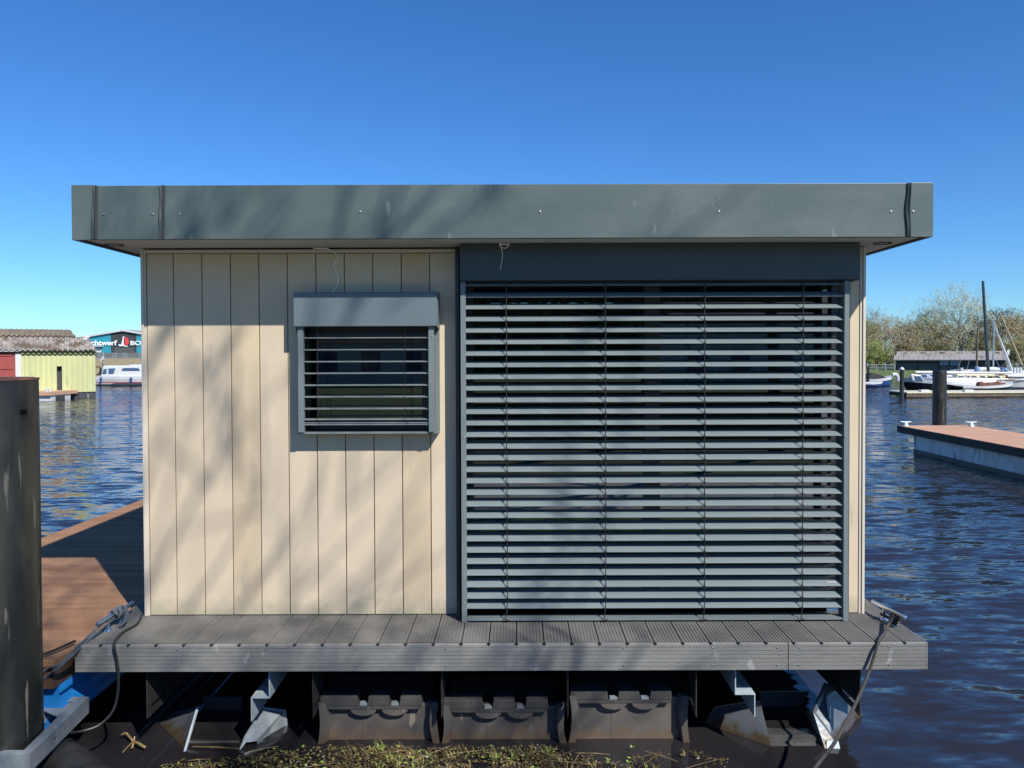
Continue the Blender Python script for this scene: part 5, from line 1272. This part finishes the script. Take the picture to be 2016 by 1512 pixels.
# thicket filling the wood behind (nobody could count it)
w = MB(); rr = random.Random(21)
for k in range(9000):
    X = rr.uniform(XP(1640, 700, 104), XP(2140, 700, 104)); Y = rr.uniform(100, 108); top = 6.2 + 1.3 * noise.noise(Vector((X * .25, 0, 0))) + .8 * noise.noise(Vector((X * .9, 3, 0))); z = .8 + (top - .8) * rr.random() ** .8
    c = Vector((X, Y, z)); s_ = rr.uniform(.12, .38); a = Vector((rr.uniform(-.6, .6), rr.uniform(-.6, .6), 1)).normalized() * s_ * rr.uniform(.8, 2.2); b_ = a.orthogonal().normalized() * s_ * .25
    w.add([c - a, c + b_, c + a, c - b_], [(0, 1, 2, 3)], rr.choice((0, 0, 1, 2, 2)))
tag(w.build('far_wood', ['twig_grey', 'leaf_brown', 'leaf_olive']), 'brownish thicket filling the wood behind the boathouse', 'wood', kind='stuff')

w = MB(); rr = random.Random(27)
for k in range(7000):
    X = rr.uniform(-62, 62); Y = rr.uniform(140, 150); top = 8.5 + 2.2 * noise.noise(Vector((X * .12, 5, 0))) + 1.0 * noise.noise(Vector((X * .5, 3, 0))); z = .8 + (top - .8) * rr.random() ** .8
    c = Vector((X, Y, z)); s_ = rr.uniform(.25, .7); a = Vector((rr.uniform(-.6, .6), rr.uniform(-.6, .6), 1)).normalized() * s_ * rr.uniform(.8, 2.0); b_ = a.orthogonal().normalized() * s_ * .4
    w.add([c - a, c + b_, c + a, c - b_], [(0, 1, 2, 3)], rr.choice((0, 1, 2, 2)))
tag(w.build('distant_wood', ['twig_grey', 'leaf_brown', 'leaf_olive']), 'distant belt of trees across the water hidden behind the cabin', 'wood', kind='stuff')

# trees on the near bank behind the viewpoint: their branches throw the soft dapple on the cabin
T, C, mats = make_tree(31, 15.5, 4.3, None, 0, .1, crown_low=.45, depth=4, twig_r=.024, dense=.85, r0=.17, upright=.4)
st_ = thing('bank_tree', 'leafless tree on the near bank shading the left half of the cabin', 'tree', (2.7, -5.6, .5))
a = T.build('trunk', 'bark_brown'); b_ = C.build('crown', 'bark_brown')
for o in (a, b_): o.parent = st_
T, C, mats = make_tree(47, 10.6, 3.6, None, 0, .1, crown_low=.40, depth=4, twig_r=.026, dense=1.15, r0=.12, upright=.4)
st2 = thing('bank_tree', 'smaller leafless tree on the near bank shading the foot of the cabin wall', 'tree', (4.6, -3.9, .5))
a = T.build('trunk', 'bark_brown'); b_ = C.build('crown', 'bark_brown')
for o in (a, b_): o.parent = st2
# dark wood across the field behind the viewpoint (seen only as a reflection in the panes)
w = MB(); rr = random.Random(22)
w.box(-70, 80, -62, -60, .5, 6.5, 0)
for k in range(5000):
    X = rr.uniform(-70, 80); Y = rr.uniform(-59.8, -55); z = .5 + rr.random() ** .8 * (9 + 2.5 * noise.noise(Vector((X * .15, 0, 0)))); c = Vector((X, Y, z)); s_ = rr.uniform(.3, .9)
    a = Vector((rr.uniform(-1, 1), rr.uniform(-1, 1), rr.uniform(-1, 1))).normalized() * s_; b_ = a.orthogonal().normalized() * s_ * .6; w.add([c - a, c + b_, c + a, c - b_], [(0, 1, 2, 3)], rr.choice((0, 0, 1)))
tag(w.build('far_hedge', ['leaf_dark', 'leaf_olive']), 'dark belt of trees across the field behind the viewpoint', 'wood', kind='stuff')

# two plain buildings across the field behind the viewpoint, glimpsed in the panes
for (xa, xb, h_, lab, mt_) in ((-15, -4.5, 3.0, 'low pale building with a dark roof behind the viewpoint, left', 'white_paint'), (9, 22, 4.6, 'taller pale building with a dark roof behind the viewpoint, right', 'concrete')):
    hb = thing('field_building', lab, 'building', ((xa + xb) / 2, -36, .5), 'buildings behind the viewpoint')
    w = MB(); w.box(xa, xb, -40, -34, .5, h_); w.build('wall', mt_, hb)
    w = MB(); w.extrude([(xa - .3, -33.7, h_), (xa - .3, -37, h_ + 1.6), (xa - .3, -40.3, h_)], (xb - xa + .6, 0, 0)); w.build('roof', 'timber_black', hb)
    n = int((xb - xa) / 2.6)
    for i in range(n):
        w = MB(); x = xa + .9 + i * 2.5; w.box(x, x + 1.1, -33.99, -33.95, 1.3, min(h_ - .5, 2.5)); w.build('window', 'window_glass', hb)
# ------------------------------------------------------------------ light
S = Vector((.76, -1, 1.17)).normalized(); elev = math.asin(S.z)
sun = bpy.data.lights.new('sun', 'SUN'); sun.energy = 4.5; sun.angle = R(.53); sun.color = (1, .965, .90)
so = bpy.data.objects.new('sun', sun); col.objects.link(so); so.rotation_euler = S.to_track_quat('Z', 'Y').to_euler()
wd = bpy.data.worlds.new('World'); sc.world = wd; wd.use_nodes = True; nt = wd.node_tree; bg = nt.nodes['Background']
sky = nt.nodes.new('ShaderNodeTexSky'); sky.sky_type = 'NISHITA'; sky.sun_disc = False; sky.sun_elevation = elev
sky.sun_rotation = math.atan2(S.x, S.y); sky.air_density = 1.0; sky.dust_density = 0.0; sky.ozone_density = 3.0; sky.altitude = 0
hs = nt.nodes.new('ShaderNodeHueSaturation'); hs.inputs['Saturation'].default_value = 1.15; nt.links.new(sky.outputs[0], hs.inputs['Color']); ti = nt.nodes.new('ShaderNodeMix'); ti.data_type = 'RGBA'; ti.blend_type = 'MULTIPLY'; ti.inputs['Factor'].default_value = 1; ti.inputs['B'].default_value = (.455, .76, 1.09, 1); nt.links.new(hs.outputs[0], ti.inputs['A']); nt.links.new(ti.outputs['Result'], bg.inputs[0]); bg.inputs[1].default_value = .099

cam = bpy.data.cameras.new('camera'); co = bpy.data.objects.new('camera', cam); col.objects.link(co)
cam.sensor_fit = 'HORIZONTAL'; cam.sensor_width = 36; cam.lens = F / 2016 * 36; cam.shift_x = -(CX - 1008) / 2016; cam.shift_y = -(756 - CYP) / 2016
cam.clip_start = .05; cam.clip_end = 4000
mw = Matrix((RT, UP, -_f)).transposed().to_4x4(); mw.translation = CAM; co.matrix_world = mw
sc.camera = co
sc.view_settings.view_transform = 'Standard'; sc.view_settings.look = 'None'; sc.view_settings.exposure = 0.45; sc.view_settings.gamma = 1
sc.cycles.use_denoising = True; sc.cycles.max_bounces = 8; sc.cycles.transparent_max_bounces = 12; sc.cycles.sample_clamp_indirect = 6
